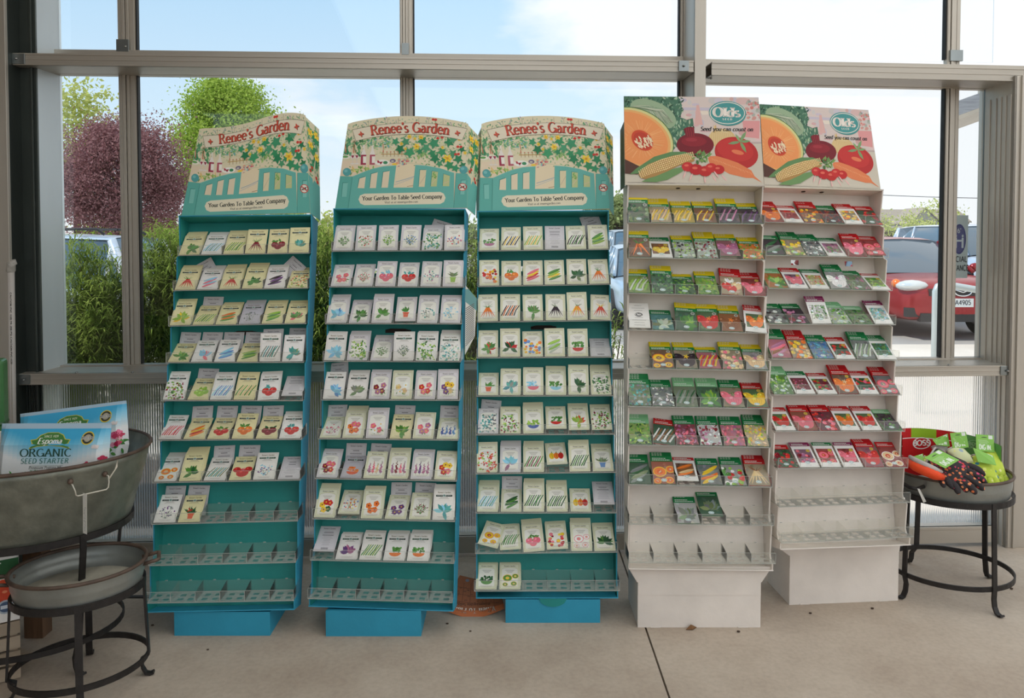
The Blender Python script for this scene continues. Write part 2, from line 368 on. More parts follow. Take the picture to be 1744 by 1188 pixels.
# mullions with grooved fronts and a dark gasket on one side
n_ = 0
for a, c, gs in ((xm1a, xm1b, 1), (xm2a, xm2b, 1), (xm3a, xm3b, -1), (xm4a, xm4b, -1)):
    n_ += 1; w = c-a
    bx = [(a, c, GY, GY+.02, .87, 3.5)]
    for f0, f1, d in ((.06,.2,.012),(.24,.42,.018),(.46,.62,.012),(.7,.92,.006)): bx.append((a+w*f0, a+w*f1, GY-d, GY+.001, .87, 3.5))
    bx.append((a, a+w*.05, GY-.012, GY, .87, 3.5)); wbox(f'trim_{n_+1}', bx, M_ALU, .001)
    g = (c, c+.006) if gs > 0 else (a-.006, a); wbox(f'trim_{n_+11}', [(*g, GY-.004, GY+.024, .9, 2.3), (*g, GY-.004, GY+.024, 2.41, 3.5)], M_GASKET, 0)
# upper beam, left and right of the post
def rail(name, x0, x1, z0, z1, zb0, zb1, rot=0):
    bx = [(x0, x1, -.004, .004, z0, z1), (x0, x1, .0, GY-.02, z0, z0+.004), (x0, x1, -.007, .004, z0, z0+.008), (x0, x1, -.007, .004, z1-.008, z1), (x0, x1, -.006, .004, (z0+z1)/2-.003, (z0+z1)/2+.003), (x0, x1, .0, GY-.02, z1-.004, z1), (x0, x1, GY-.022, GY+.03, zb0, zb1)]
    return wbox(name, bx, M_ALU_H, .001, rot)
rail('trim_6', xL, xP0-.004, 2.288, 2.342, 2.287, 2.404); rail('trim_7', xP1+.006, 3.4, 2.284, 2.347, 2.282, 2.402, R(.55))
# sill rail
rail('trim_8', wx(28), xm4b+.22, .841, .892, .86, .8985)
for x0, x1, s in ((wx(28), wx(28)+.05, 1), (xR-.08, xR-.03, 1)): wbox('trim_9', [(x0, x1, -.011, -.005, .844, .889)], M_GALV, .002)
# bottom rail, post, right column
wbox('trim_10', [(wx(28), 2.36, -.0, .012, .02, .103), (wx(28), 2.36, .0, .09, .098, .103), (wx(28), 2.36, -.004, .0, .088, .103)], M_ALU_H)
wbox('wall_post', [(xP0, xP1, -.006, .012, 0, 3.5), (xP0, xP0+.006, 0, GY+.02, 0, 3.5), (xP1-.006, xP1, 0, GY, 0, 3.5)], M_ALU)
xC = wx(1719)
wbox('wall_right', [(xC, xC+.1, -.02, .0, 0, 2.285), (xC, xC+.012, -.02, GY+.04, 0, 2.285), *[(xC-.004, xC, y_, y_+.018, 0, 2.2) for y_ in (.0,.035,.07,.105,.15)], (xC+.03, xC+.04, -.03, -.02, 0, 2.285), (xC+.1, xC+.11, -.02, .2, 0, 2.285), (xC+.09, xC+.16, -.01, 0, 0, 2.285)], M_ALU)
wbox('trim_17', [(xR, xR+.045, GY-.02, GY+.006, 0, 2.28), (xR+.045, xC, GY-.01, GY+.006, 0, 2.28), (xR+.05, xR+.075, GY-.06, GY-.01, .9, 2.2), (xR+.085, xR+.1, GY-.1, GY-.01, 0, 2.25)], M_GALV)
wbox('trim_18', [(xR-.008, xR, GY-.012, GY+.016, .9, 2.285)], M_GASKET, 0)
# left column: front flange, dark metal channel, return plate tinted like mirrored sky
wbox('wall_column', [(xL-.5, xL, -.06, -.04, 0, 3.5)], M_ALU)
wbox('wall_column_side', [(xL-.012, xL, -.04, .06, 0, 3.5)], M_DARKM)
xa, xb = wx(66, .05), wx(112, GY+.02)
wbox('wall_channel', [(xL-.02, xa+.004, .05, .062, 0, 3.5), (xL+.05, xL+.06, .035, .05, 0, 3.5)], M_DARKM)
b = MB(); b.prism([(xa, .05, 0), (xb, GY+.03, 0), (xb, GY+.03, 3.5), (xa, .05, 3.5)], (-.006, .01, 0)); M_PLATE = metal('bright_plate', (222,232,236), .3, .35, .06, (1,1,.2), .02); struct('wall_plate', b, M_PLATE, M=WM)  # pale base colour stands in for the sky mirrored in the plate
# brackets and bolts
def bolt(x, y, z, r=.006): b = MB(); b.lathe([(0,0),(r,0),(r,.004),(r*.6,.006),(r*.5,.009),(0,.009)], 10, T=Matrix.Translation((x, y, z)) @ Matrix.Rotation(PI/2, 4, 'X')); return b
bb = MB()
for x, y, z in ((xL+.02,-.012,2.315),(wx(1161),-.016,2.315),(wx(28)+.028,-.016,.866),(xm1a+.04,GY-.02,2.42),(xR-.05,-.016,.866),(xR+.06,GY-.06,2.1),(xR+.06,GY-.06,1.6),(xR+.06,GY-.06,1.1),(wx(126),.0,.894),(wx(222),.0,.894),(wx(1620),.0,.894),(xP1+.02,.02,2.268),(xP1+.035,.03,2.268)):
    q = bolt(x, y, z); k = len(bb.v); bb.v += q.v; bb.f += [[i+k for i in f] for f in q.f]; bb.c += q.c; bb.m += q.m; bb.sm += q.sm
tag(bb.build('trim_19', M_BOLT, M=WM), kind='structure')
wbox('trim_20', [(xL+.0, xL+.055, -.012, -.006, 2.292, 2.338), (wx(1153), wx(1170), -.015, -.007, 2.29, 2.34), (xm1a-.003, xm1a+.055, GY-.024, GY-.012, 2.397, 2.454), (xm2a+.01, xm2a+.045, GY-.024, GY-.012, 2.397, 2.453), (xm4a+.01, xm4a+.075, GY-.024, GY-.012, 2.397, 2.452)], M_GALV, .001)
# panes
m = bpy.data.materials.new('window_glass'); m.use_nodes = True; t = m.node_tree; t.nodes.clear(); o_ = t.nodes.new('ShaderNodeOutputMaterial'); tr = t.nodes.new('ShaderNodeBsdfTransparent'); tr.inputs[0].default_value = (.975,.985,.98,1); gl = t.nodes.new('ShaderNodeBsdfGlossy'); gl.inputs['Roughness'].default_value = .02; lw = t.nodes.new('ShaderNodeFresnel'); lw.inputs[0].default_value = 1.45
mxs = t.nodes.new('ShaderNodeMixShader'); t.links.new(lw.outputs[0], mxs.inputs[0]); t.links.new(tr.outputs[0], mxs.inputs[1]); t.links.new(gl.outputs[0], mxs.inputs[2]); t.links.new(mxs.outputs[0], o_.inputs[0]); M_GLASS = m
k = 0
for x0, x1 in ((xb, xm1a), (xm1b, xm2a), (xm2b, xm3a), (xm3b, xm4a), (xm4b, xR)):
    for z0, z1 in ((.898, 2.288), (2.404, 3.5)):
        k += 1; wbox(f'window_{k}', [(x0-.005, x1+.005, GY+.012, GY+.016, z0-.005, z1+.005)], M_GLASS, 0)
# ribbed twin-wall sheet below the sill
m = bpy.data.materials.new('ribbed_polycarbonate'); m.use_nodes = True; t = m.node_tree; t.nodes.clear(); o_ = t.nodes.new('ShaderNodeOutputMaterial')
tcn = t.nodes.new('ShaderNodeTexCoord'); wv = t.nodes.new('ShaderNodeTexWave'); wv.bands_direction = 'X'; wv.inputs['Scale'].default_value = 28; wv.inputs['Distortion'].default_value = .25; wv.inputs['Detail'].default_value = 2; t.links.new(tcn.outputs['Object'], wv.inputs[0])
tr = t.nodes.new('ShaderNodeBsdfRefraction'); tr.inputs['Roughness'].default_value = .12; tr.inputs['IOR'].default_value = 1.12; tr.inputs[0].default_value = (.96,.95,.93,1)
tl = t.nodes.new('ShaderNodeBsdfTranslucent'); tl.inputs[0].default_value = (.9,.9,.88,1); gl = t.nodes.new('ShaderNodeBsdfGlossy'); gl.inputs['Roughness'].default_value = .25; gl.inputs[0].default_value = (.8,.8,.8,1)
bp = t.nodes.new('ShaderNodeBump'); bp.inputs['Strength'].default_value = .8; bp.inputs['Distance'].default_value = .006; t.links.new(wv.outputs['Fac'], bp.inputs['Height'])
for s_ in (tr, gl): t.links.new(bp.outputs[0], s_.inputs['Normal'])
m1 = t.nodes.new('ShaderNodeMixShader'); r_ = ramp(t, [(.0, (.12,)*3), (.25, (.2,)*3), (.8, (.36,)*3)], wv.outputs['Fac']); t.links.new(r_.outputs[0], m1.inputs[0]); t.links.new(tr.outputs[0], m1.inputs[1]); t.links.new(tl.outputs[0], m1.inputs[2])
m2 = t.nodes.new('ShaderNodeMixShader'); m2.inputs[0].default_value = .1; t.links.new(m1.outputs[0], m2.inputs[1]); t.links.new(gl.outputs[0], m2.inputs[2]); t.links.new(m2.outputs[0], o_.inputs[0]); M_POLY = m
b = MB(); b.face([(wx(28), .05, .09), (xR+.05, .05, .09), (xR+.05, .05, .85), (wx(28), .05, .85)]); struct('window_11', b, M_POLY, M=WM)
# ------------------------------------------------------------------ outdoors
def leafmat(name, c, c2, tr_=.3):
    m = bpy.data.materials.new(name); m.use_nodes = True; t = m.node_tree; t.nodes.clear(); o_ = t.nodes.new('ShaderNodeOutputMaterial')
    tcn = t.nodes.new('ShaderNodeTexCoord'); n = t.nodes.new('ShaderNodeTexNoise'); n.inputs['Scale'].default_value = 9; n.inputs['Detail'].default_value = 4; t.links.new(tcn.outputs['Object'], n.inputs[0])
    r = ramp(t, [(.35, lin(c)), (.65, lin(c2))], n.outputs[0]); d = t.nodes.new('ShaderNodeBsdfDiffuse'); q = t.nodes.new('ShaderNodeBsdfTranslucent')
    t.links.new(r.outputs[0], d.inputs[0]); t.links.new(r.outputs[0], q.inputs[0]); x = t.nodes.new('ShaderNodeMixShader'); x.inputs[0].default_value = tr_
    t.links.new(d.outputs[0], x.inputs[1]); t.links.new(q.outputs[0], x.inputs[2]); t.links.new(x.outputs[0], o_.inputs[0]); return m
M_BARK = mat('bark', (86,72,60), .9, noise=.3, nscale=12, bump=.4, bscale=30)
def crown_mesh(name, m, cen, rad, n, ls, seed, clumps=70, loose=.2, narrow=.55, low=-.75):
    g = np.random.default_rng(seed)
    d = g.normal(size=(clumps, 3)); d /= np.linalg.norm(d, axis=1)[:, None]; d = d[d[:, 2] > low]; rr = g.uniform(.45, 1, len(d))**.5
    cc = d*rr[:, None]*np.array(rad)*.86; idx = g.integers(0, len(cc), n); sp = np.array(rad).mean()*loose*g.uniform(.6, 1.3, len(cc))
    p = cc[idx] + g.normal(size=(n, 3))*sp[idx][:, None]*np.array([1, 1, .8]) + np.array(cen)
    a = g.normal(size=(n, 3)); a /= np.linalg.norm(a, axis=1)[:, None]; b = g.normal(size=(n, 3)); b -= a*(a*b).sum(1)[:, None]; b /= np.linalg.norm(b, axis=1)[:, None]
    s = (ls*g.uniform(.6, 1.3, n))[:, None]
    v = np.stack([p-a*s, p+b*s*narrow, p+a*s, p-b*s*narrow], 1).reshape(-1, 3)
    me = bpy.data.meshes.new(name); me.vertices.add(n*4); me.vertices.foreach_set('co', v.ravel()); me.loops.add(n*4); me.loops.foreach_set('vertex_index', np.arange(n*4)); me.polygons.add(n); me.polygons.foreach_set('loop_start', np.arange(n)*4); me.polygons.foreach_set('loop_total', np.full(n, 4)); me.materials.append(m); me.update(); me.validate(); return me
def tree(loc, cen, rad, n, ls, m, label, seed, trunk=.15, **k):
    r = empty('tree', loc); tag(r, label, 'tree', 'trees beyond the glass')
    o = bpy.data.objects.new('crown', crown_mesh('crown', m, cen, rad, n, ls, seed, **k)); C.objects.link(o); o.parent = r
    b = MB(); b.tube([(0,0,0),(.02,.01,cen[2]*.5),(0,.03,cen[2])], [trunk, trunk*.8, trunk*.45], 9); q = random.Random(seed)
    for j in range(11):
        a = q.uniform(0, 2*PI); e = q.uniform(.5, .85); z0 = cen[2]*q.uniform(.45, .95); b.tube([(0,0,z0), (rad[0]*.35*math.cos(a), rad[1]*.35*math.sin(a), z0+(cen[2]-z0)*.6+rad[2]*.15), (rad[0]*e*math.cos(a), rad[1]*e*math.sin(a), cen[2]+rad[2]*q.uniform(-.2,.5))], [trunk*.4, trunk*.25, trunk*.06], 6)
    b.build('trunk', M_BARK, r); return r
M_RED = leafmat('maple_leaves', (126,82,86), (178,138,138), .25); M_GRN = leafmat('green_leaves', (138,168,60), (188,208,104)); M_YEL = leafmat('spring_leaves', (176,186,96), (206,208,136)); M_FAR = leafmat('far_leaves', (130,146,90), (166,176,120))
p = at(210, 300, 18); tree((p.x, 18, -.1), (0,0,2.85), (1.5,1.35,1.5), 70000, .031, M_RED, 'round maple with dark red leaves, beyond the left panes', 3, .13, loose=.19, clumps=75)
p = at(392, 230, 25); tree((p.x, 25, -.1), (0,0,4.55), (1.7,1.6,2.35), 70000, .05, M_GRN, 'tall fresh green tree behind the leftmost teal rack', 5, .18, loose=.17, clumps=80)
p = at(128, 230, 30); tree((p.x, 30, -.1), (0,0,5.0), (1.5,1.3,2.9), 4200, .1, M_YEL, 'thin yellow-green tree above the red maple', 8, .16, loose=.3, clumps=50)
p = at(1052, 375, 48); tree((p.x, 48, -.1), (0,0,2.2), (2.2,2,1.7), 7000, .16, M_FAR, 'distant rounded tree between the teal and white racks', 9, .2, clumps=40)
p = at(553, 380, 30); tree((p.x, 30, -.1), (0,0,1.3), (.5,.5,1.6), 700, .1, M_YEL, 'small young tree between two teal racks', 10, .05, clumps=20)
p = at(1525, 380, 60); tree((p.x, 60, -.1), (0,0,2.0), (2.6,2,1.5), 1400, .12, M_YEL, 'bare yellowish tree before the houses, at left', 11, .15, clumps=30)
p = at(1600, 370, 62); tree((p.x, 62, -.1), (0,0,2.6), (2.0,2,2.2), 1200, .12, M_YEL, 'bare yellowish tree before the houses, at right', 12, .15, clumps=30)
p = at(470, 380, 40); tree((p.x, 40, -.1), (0,0,1.5), (3.0,2,1.5), 5000, .16, M_GRN, 'low green tree behind the leftmost rack', 13, .15, clumps=40)
for i_, (u_, w_, h_, lb_) in enumerate(((560, 5, 1.3, 'left'), (815, 4, 2.0, 'middle'), (690, 6, 1.5, 'wide, behind the middle rack')) ):
    p = at(u_, 400, 64); tree((p.x, 64, -.1), (0,0,.9), (w_,2,h_), 4200, .2, M_FAR, 'distant hedge-like tree low on the horizon, '+{'left': 'left of the middle rack', 'middle': 'between middle and rightmost teal racks'}.get(lb_, lb_), 20+i_, .15, clumps=40)
p = at(250, 400, 27); tree((p.x, 27, -.1), (0,0,1.2), (2.6,1.6,.9), 5000, .1, M_GRN, 'low leafy tree beneath the red maple, behind the shrubs', 14, .1, clumps=40)
# feathery shrubs just outside
M_SHR = leafmat('shrub_leaves', (104,130,54), (166,184,96), .35)
def shrub(x, y, h, r, n, label, seed):
    g = random.Random(seed); b = MB(); s = MB()
    stems = []
    for j in range(34):
        a = g.uniform(0, 2*PI); q = g.uniform(.1, 1); tx_, ty_ = math.cos(a)*r*q, math.sin(a)*r*q*.7; zt = h*(1-.28*q*q)*g.uniform(.82, 1.06)
        P = [Vector((tx_*.25, ty_*.25, 0)), Vector((tx_*.6, ty_*.6, zt*.5)), Vector((tx_, ty_, zt))]; stems.append(P); s.tube(P, [.005,.004,.002], 4)
    for j in range(n):
        P = g.choice(stems); t = g.uniform(.12, 1)**.8; c = (P[0].lerp(P[1], t*2) if t < .5 else P[1].lerp(P[2], t*2-1)) + Vector((g.gauss(0,.045), g.gauss(0,.045), g.gauss(0,.03)))
        a = g.uniform(0, 2*PI); e = g.uniform(-.2, 1.1); l = g.uniform(.07, .15); d = Vector((math.cos(a)*math.cos(e), math.sin(a)*math.cos(e), math.sin(e))); sd_ = d.cross(Vector((g.uniform(-.5,.5),g.uniform(-.5,.5),1))).normalized()*g.uniform(.0028,.0048)
        m_ = c+d*l*.55+Vector((0,0,.012)); e_ = c+d*l-Vector((0,0,.02+.02*g.random()))
        b.face([c-sd_*.5, m_-sd_, m_+sd_, c+sd_*.5]); b.face([m_-sd_, e_, m_+sd_])
    o = empty('leafy_shrub', (x, y, -.075)); tag(o, label, 'shrub', 'feathery shrubs along the glass'); b.build('foliage', M_SHR, o); s.build('stems', M_BARK, o)
shrub(-2.62, 4.75, 1.5, .42, 21000, 'feathery green shrub between the left column and mullion', 1)
shrub(-2.1, 4.95, 1.72, .42, 21000, 'taller bright feathery shrub right of the left mullion', 2)
shrub(-1.25, 4.8, 1.62, .46, 15000, 'feathery shrub seen between leftmost and middle racks', 3)
shrub(-.25, 4.75, 1.6, .4, 13000, 'feathery shrub seen between middle and rightmost teal racks', 4)
shrub(.50, 4.7, 1.12, .3, 1500, 'sparse feathery shrub beside the silver car', 5)
b = MB(); b.box(-4.2, .95, 4.15, 5.7, -.1, -.06); tag(b.build('soil', mat('bed_soil', (70,56,42), .95, noise=.3, nscale=10)), 'dark soil bed under the shrubs', 'soil', kind='stuff')
# cars
M_TIRE = mat('tire', (34,34,36), .8); M_CGL = mat('car_glass', (76,92,104), .06, .0, spec=1); M_CHR = metal('chrome', (225,225,225), .15, 1, 0); M_LAMP = mat('headlamp', (214,216,214), .12, .3, spec=1); M_BLKP = mat('black_plastic', (40,38,40), .5); M_AMB = mat('amber_lens', (226,110,40), .2); M_PLATE2 = mat('number_plate', (214,216,214), .5)
def car(loc, rz, col, label, L_=4.6, W_=1.85, H_=1.55, suv=True, detail=False, rack_=False, name='parked_car'):
    root = empty(name, loc, rz); tag(root, label, 'car', 'cars in the parking lot'); paint = mat('paint', col, .22, .35, spec=.7)
    hw = W_/2; x0, x1 = -L_/2, L_/2; zb = .62*H_; b = MB()
    # lower body stations along x: x, half width, z low, z top (shoulder)
    st = [(x0, .72, .42, .62*H_), (x0+.12, .9, .3, .64*H_), (x0+.7, .98, .26, .65*H_), (-.3, 1, .24, .635*H_), (.75, 1, .24, .62*H_), (1.05, 1.0, .26, .615*H_), (1.6, .97, .27, .60*H_), (x1-.28, .93, .27, .57*H_), (x1-.1, .84, .3, .52*H_), (x1, .66, .36, .46*H_)]
    rows = []
    for x, w, z0, z1 in st:
        w *= hw; pr = [(0, z0), (w*.86, z0), (w*.97, z0+.08), (w, z0+(z1-z0)*.35), (w*.985, z0+(z1-z0)*.72), (w*.93, z1-.02), (w*.8, z1+.012), (w*.45, z1+.03), (0, z1+.036)]
        full = [(-y, z) for y, z in pr[::-1]][:-1] + pr
        rows.append([(x, y, z) for y, z in full])
    b.grid(rows, True, True); bo = b.build('body', paint, root); sb = bo.modifiers.new('smooth', 'SUBSURF'); sb.levels = 1; sb.render_levels = 2
    # greenhouse
    gs = ([(x0+.1, .0), (x0+.35, .95), (x0+1.1, 1), (.05, .99), (.42, .93), (1.2, .0)] if suv else [(x0+.75, 0), (x0+1.35, .9), (-.45, 1), (.05, .98), (.4, .9), (1.15, 0)])
    top = lambda k: zb+.02+(H_-zb-.02)*k; b = MB(); rb = MB(); rows = []
    for x, k in gs:
        z = top(k); wr = hw*(.9-.2*k); rows.append([(x, -hw*.9, zb-.03), (x, -hw*.88, zb+.03), (x, -wr, z-.03), (x, -wr*.8, z), (x, 0, z+.02*(k > .5)), (x, wr*.8, z), (x, wr, z-.03), (x, hw*.88, zb+.03), (x, hw*.9, zb-.03)])
    b.grid(rows); b.build('windows', M_CGL, root)
    # roof skin and pillars
    rr = [[(p[0], p[1]*1.01, p[2]+.008) for p in row[2:7]] for row in rows[1:-1]]; 
    fx = rr[-1]; rb.grid(rr); 
    for row in rows[1:-1:1]:
        for s in (2, 6): rb.tube([Vector(row[1 if s == 2 else 7]), Vector(row[s])], .03, 6)
    for s in (1, 7):
        rb.tube([Vector(rows[-1][s])+Vector((0,0,.0)), Vector(rows[-2][2 if s == 1 else 6])], .035, 6); rb.tube([Vector(rows[0][s]), Vector(rows[1][2 if s == 1 else 6])], .06, 6)
    rb.build('roof', paint, root)
    # wheels
    for x in (x0+.85, x1-.9):
        for s in (-1, 1):
            wb = MB(); T = Matrix.Translation((x, s*(hw-.1), .345)) @ Matrix.Rotation(PI/2, 4, 'X')
            wb.lathe([(.2,-.1),(.31,-.11),(.345,-.09),(.345,.09),(.31,.11),(.2,.1)], 26, T=T); w = wb.build('wheel', M_TIRE, root)
            hb = MB(); hb.lathe([(0,-.085),(.2,-.1),(.21,-.07),(.21,.07),(.2,.1),(0,.085)], 20, T=T); hb.build('rim', M_CHR, w)
    for s in (-1, 1):
        mb_ = MB(); mb_.ball((.95, s*(hw+.07), zb+.1), .1, 10, sz=(.7,1,.75)); mb_.build('mirror', paint, root)
    if detail:
        for s in (-1, 1):
            hb = MB(); hb.ball((x1-.22, s*hw*.70, .53*H_), .235, 14, sz=(.75,1.05,.40)); h = hb.build('headlight', M_LAMP, root)
            q = MB(); q.ball((x1-.38, s*hw*.88, .55*H_), .1, 10, sz=(.9,.7,.7)); q.build('indicator', M_AMB, h)
            fb = MB(); fb.box(x1-.17, x1-.06, s*hw*.68-.17, s*hw*.68+.17, .36, .5); fb.build('fog_grille', M_BLKP, root)
        gb = MB(); gb.box(x1-.12, x1-.005, -.5, .5, .44*H_, .51*H_)
        gb.build('grille', M_BLKP, root); lb = MB(); lb.box(x1-.13, x1-.02, -.62, .62, .29, .42); lb.build('lower_intake', M_BLKP, root)
        eb = MB(); eb.tube([(x1+.005, .13*math.cos(2*PI*k/18), .485*H_+.07*math.sin(2*PI*k/18)) for k in range(18)], .012, 6, close=True); eb.tube([(x1+.005, -.11, .5*H_), (x1+.005, 0, .475*H_), (x1+.005, .11, .5*H_)], .011, 6); eb.build('emblem', M_CHR, root)
        pb = MB(); pb.box(x1-.03, x1+.012, -.16, .16, .52, .65, (222,224,222)); a = Art(); text(a, 'A4905', 0, -.03, .07, (60,60,70), .16, .14, False, 0, True)
        a.onto(pb, lambda x, y: (x1+.013, x, .585+y), Vector((1,0,0))); pb.build('number_plate', M_PAPER, root)
    if rack_:
        kb = MB()
        for s in (-1, 1): kb.tube([(x0+.5, s*.55, H_+.02), (x0+.6, s*.55, H_+.09), (.0, s*.55, H_+.09), (.1, s*.55, H_+.02)], .018, 6)
        for x in (x0+.9, -.3): kb.tube([(x, -.55, H_+.09), (x, .55, H_+.09)], .015, 6)
        kb.build('roof_rack', M_BLKP, root)
    return root
car((6.85, 13.9, -.09), -PI/2, (150,24,32), 'dark red car nosed towards the glass at right', 4.65, 1.88, 1.56, detail=True)
car((-7.0, 10.2, -.09), PI, (214,220,228), 'white estate car with roof rack behind the left shrubs', 4.7, 1.85, 1.60, rack_=True)
car((2.62, 14.6, -.09), -PI/2, (176,192,206), 'silver car seen between teal and white racks', 4.6, 1.85, 1.42, suv=False)
car((3.35, 20.5, -.09), -PI/2, (150,162,172), 'grey-blue car parked farther back behind the silver one', 4.7, 1.85, 1.75)
car((11.0, 18.2, -.09), -PI/2, (196,206,222), 'pale blue estate car beyond the red one', 4.9, 1.95, 1.85)
car((16.6, 27, -.09), -PI/2, (220,222,226), 'white car far off before the houses', 4.6, 1.85, 1.5, suv=False)
# houses
M_SID = mat('siding', (206,196,170), .8, noise=.1, nscale=3); M_SID2 = mat('grey_siding', (166,160,152), .8); M_RF = mat('shingles', (152,140,126), .9, noise=.15, nscale=3); M_BRK = mat('brick', (150,86,66), .85, noise=.2, nscale=5); M_WHT = mat('white_trim', (228,226,220), .6)
def house(x, y, w, d, h, rh, label, gable='x', sid=M_SID, nwin=3, brick=True):
    o = empty('house', (x, y, -.1)); tag(o, label, 'house', 'houses beyond the parking lot'); b = MB(); b.box(-w/2, w/2, 0, d, 0, h)
    if gable == 'y': b.prism([(-w/2, 0, h), (w/2, 0, h), (0, 0, h+rh)], (0, d, 0))
    else: b.prism([(-w/2, 0, h), (-w/2, d, h), (-w/2, d/2, h+rh)], (w, 0, 0))
    b.build('wall', sid, o); r = MB(); e = .4
    if gable == 'y':
        for s in (-1, 1): r.prism([(0, -e, h+rh+.12), (s*(w/2+e), -e, h-.25), (s*(w/2+e), -e, h-.05), (0, -e, h+rh+.35)], (0, d+2*e, 0))
    else:
        for s in (0, 1):
            y0, y1 = (-e, d/2) if s == 0 else (d+e, d/2); r.prism([(-w/2-e, y0, h-.25), (-w/2-e, y1, h+rh+.12), (-w/2-e, y1, h+rh+.35), (-w/2-e, y0, h-.02)], (w+2*e, 0, 0))
    r.build('roof', M_RF, o)
    if brick: q = MB(); q.box(-w/2-.03, w/2+.03, -.05, 0, 0, 1.3); q.build('brick_skirt', M_BRK, o)
    for k in range(nwin):
        for z in (1.1, h-1.9):
            cx = -w/2+w*(k+.5)/nwin; q = MB(); q.box(cx-.55, cx+.55, -.12, -.02, z, z+1.3); wi_ = q.build('window', M_WHT, o); q = MB(); q.box(cx-.42, cx+.42, -.16, -.1, z+.12, z+1.18); q.build('pane', M_CGL, wi_)
house(105.5, 198, 26, 12, 5.1, 3.0, 'beige two-storey house beyond the red car, partly hidden', 'x', nwin=5)
house(100.5, 186, 7.4, 9, 4.6, 3.4, 'grey gable-ended house end beyond the red car', 'y', M_SID2, 0, False)
house(86, 200, 9, 12, 5.0, 2.6, 'beige house at the edge of the right white rack', 'x', nwin=3)
house(122.5, 184, 9, 9, 4.6, 3.0, 'cream house gable beyond the pale blue car', 'y', nwin=2)
house(-38, 150, 26, 12, 2.4, 2.0, 'low tan-roofed house between leftmost and middle racks', 'x', nwin=3)
house(21, 170, 14, 12, 2.4, 1.6, 'far low roof between the teal and white racks', 'x', nwin=2)
b = MB()
for k in range(40): b.box(93+.5*k, 93.47+.5*k, 180, 180.08, -.1, 1.5)
b.box(93, 113, 180.08, 180.14, .2, .3); b.box(93, 113, 180.08, 180.14, 1.1, 1.2); tag(b.build('wooden_fence', mat('fence_wood', (124,84,60), .85, noise=.2)), 'brown board fence in front of the grey gable house', 'fence')
# utility line, canopy beam, bent rail, notice on the glass
wr = MB(); wr.tube([(24+46*k/16, 70, 4.9+.9*((k/16-.5)*2)**2-.1*k/16+ (.0)) for k in range(17)], .03, 5); tag(wr.build('power_line', M_GASKET), 'thin wire sagging across the sky above the houses', 'wire')
A1, A2 = at(1625, 199, 6.0), at(1700, 172, 6.0); b = MB(); dz = .115
b.prism([A1+Vector((0,0,dz)), A2+Vector((0,0,dz)), A2, A1], (.3, .5, 0)); cn = empty('canopy_beam', (0,0,0)); tag(cn, 'grey sloping canopy beam outside, top right pane', 'canopy'); b.build('beam', metal('canopy_metal', (168,172,180), .5, .3), cn)
b = MB(); b.prism([A1+Vector((-.0,-.02,.0)), A2+Vector((0,-.02,0)), A2+Vector((0,-.02,-.03)), A1+Vector((0,-.02,-.03))], (.3, .5, 0)); b.build('flange', M_ALU, cn)
b = MB(); b.box(A2.x+.9, A2.x+1.0, 6.0, 6.1, -.08, A2.z+.3); b.box(A2.x-.1, A2.x+1.0, 6.0, 6.1, A2.z+.02, A2.z+.13); b.build('support_post', M_ALU, cn)
Yr = 7.2; p0, p1, p2, p3 = at(1592, 600, Yr), at(1592, 520, Yr), at(1600, 487, Yr), at(1680, 496, Yr+.0); b = MB()
pts = [Vector((p0.x, Yr, -.09)), Vector((p0.x, Yr, p1.z)), Vector((p0.x+.0, Yr, p2.z-.05)), Vector((p0.x+.02, Yr, p2.z)), Vector((p0.x+.07, Yr, p2.z+.02)), Vector((p3.x, Yr, p3.z)), Vector((p3.x+.55, Yr, p3.z-.07)), Vector((p3.x+.6, Yr, p3.z-.12)), Vector((p3.x+.6, Yr, -.09))]
b.tube(pts, .032, 10); tag(b.build('bent_pipe_rail', mat('rail_paint', (188,198,200), .35, .3)), 'pale bent pipe rail in front of the red car', 'rail')
pn = MB(); px0, px1 = wx(1622, GY), wx(1656, GY); zt_, zb_ = 1.5+.035*3.75/1.3+.0, 1.5-.055
za, zz = at(1640, 366, 3.87).z, at(1640, 474, 3.87).z; pw = px1-px0; pn.box(px0, px1, GY+.0165, GY+.0175, zz, za, (206,216,216)); a = Art(); hh = za-zz
a.ell(pw*.56, hh*.62, pw*.34, hh*.24, (74,78,136), 24); a.ell(pw*.56, hh*.62, pw*.3, hh*.21, (96,98,150), 24)
text(a, "6'", pw*.56, hh*.72, hh*.07, (220,226,230), .2, .16, False, 0, True); a.rect(pw*.42, hh*.58, pw*.7, hh*.61, (214,222,226))
for dx in (-.17, .17): a.ell(pw*(.56+dx), hh*.67, pw*.05, hh*.024, (214,222,226), 10); a.rect(pw*(.56+dx)-pw*.05, hh*.48, pw*(.56+dx)+pw*.05, hh*.64, (214,222,226))
text(a, 'SOCIAL', pw*.52, hh*.26, hh*.085, (60,66,70), .2, .18, False, 0, True, .05, .8); text(a, 'DISTANCE', pw*.5, hh*.12, hh*.085, (60,66,70), .2, .18, False, 0, True, .04, .72)
a.onto(pn, lambda x, y: (px0+x, GY+.0163, zz+y), Vector((0,-1,0))); tag(pn.build('distance_notice', M_PAPER, M=WM), 'pale social distance notice taped to the right pane', 'notice')
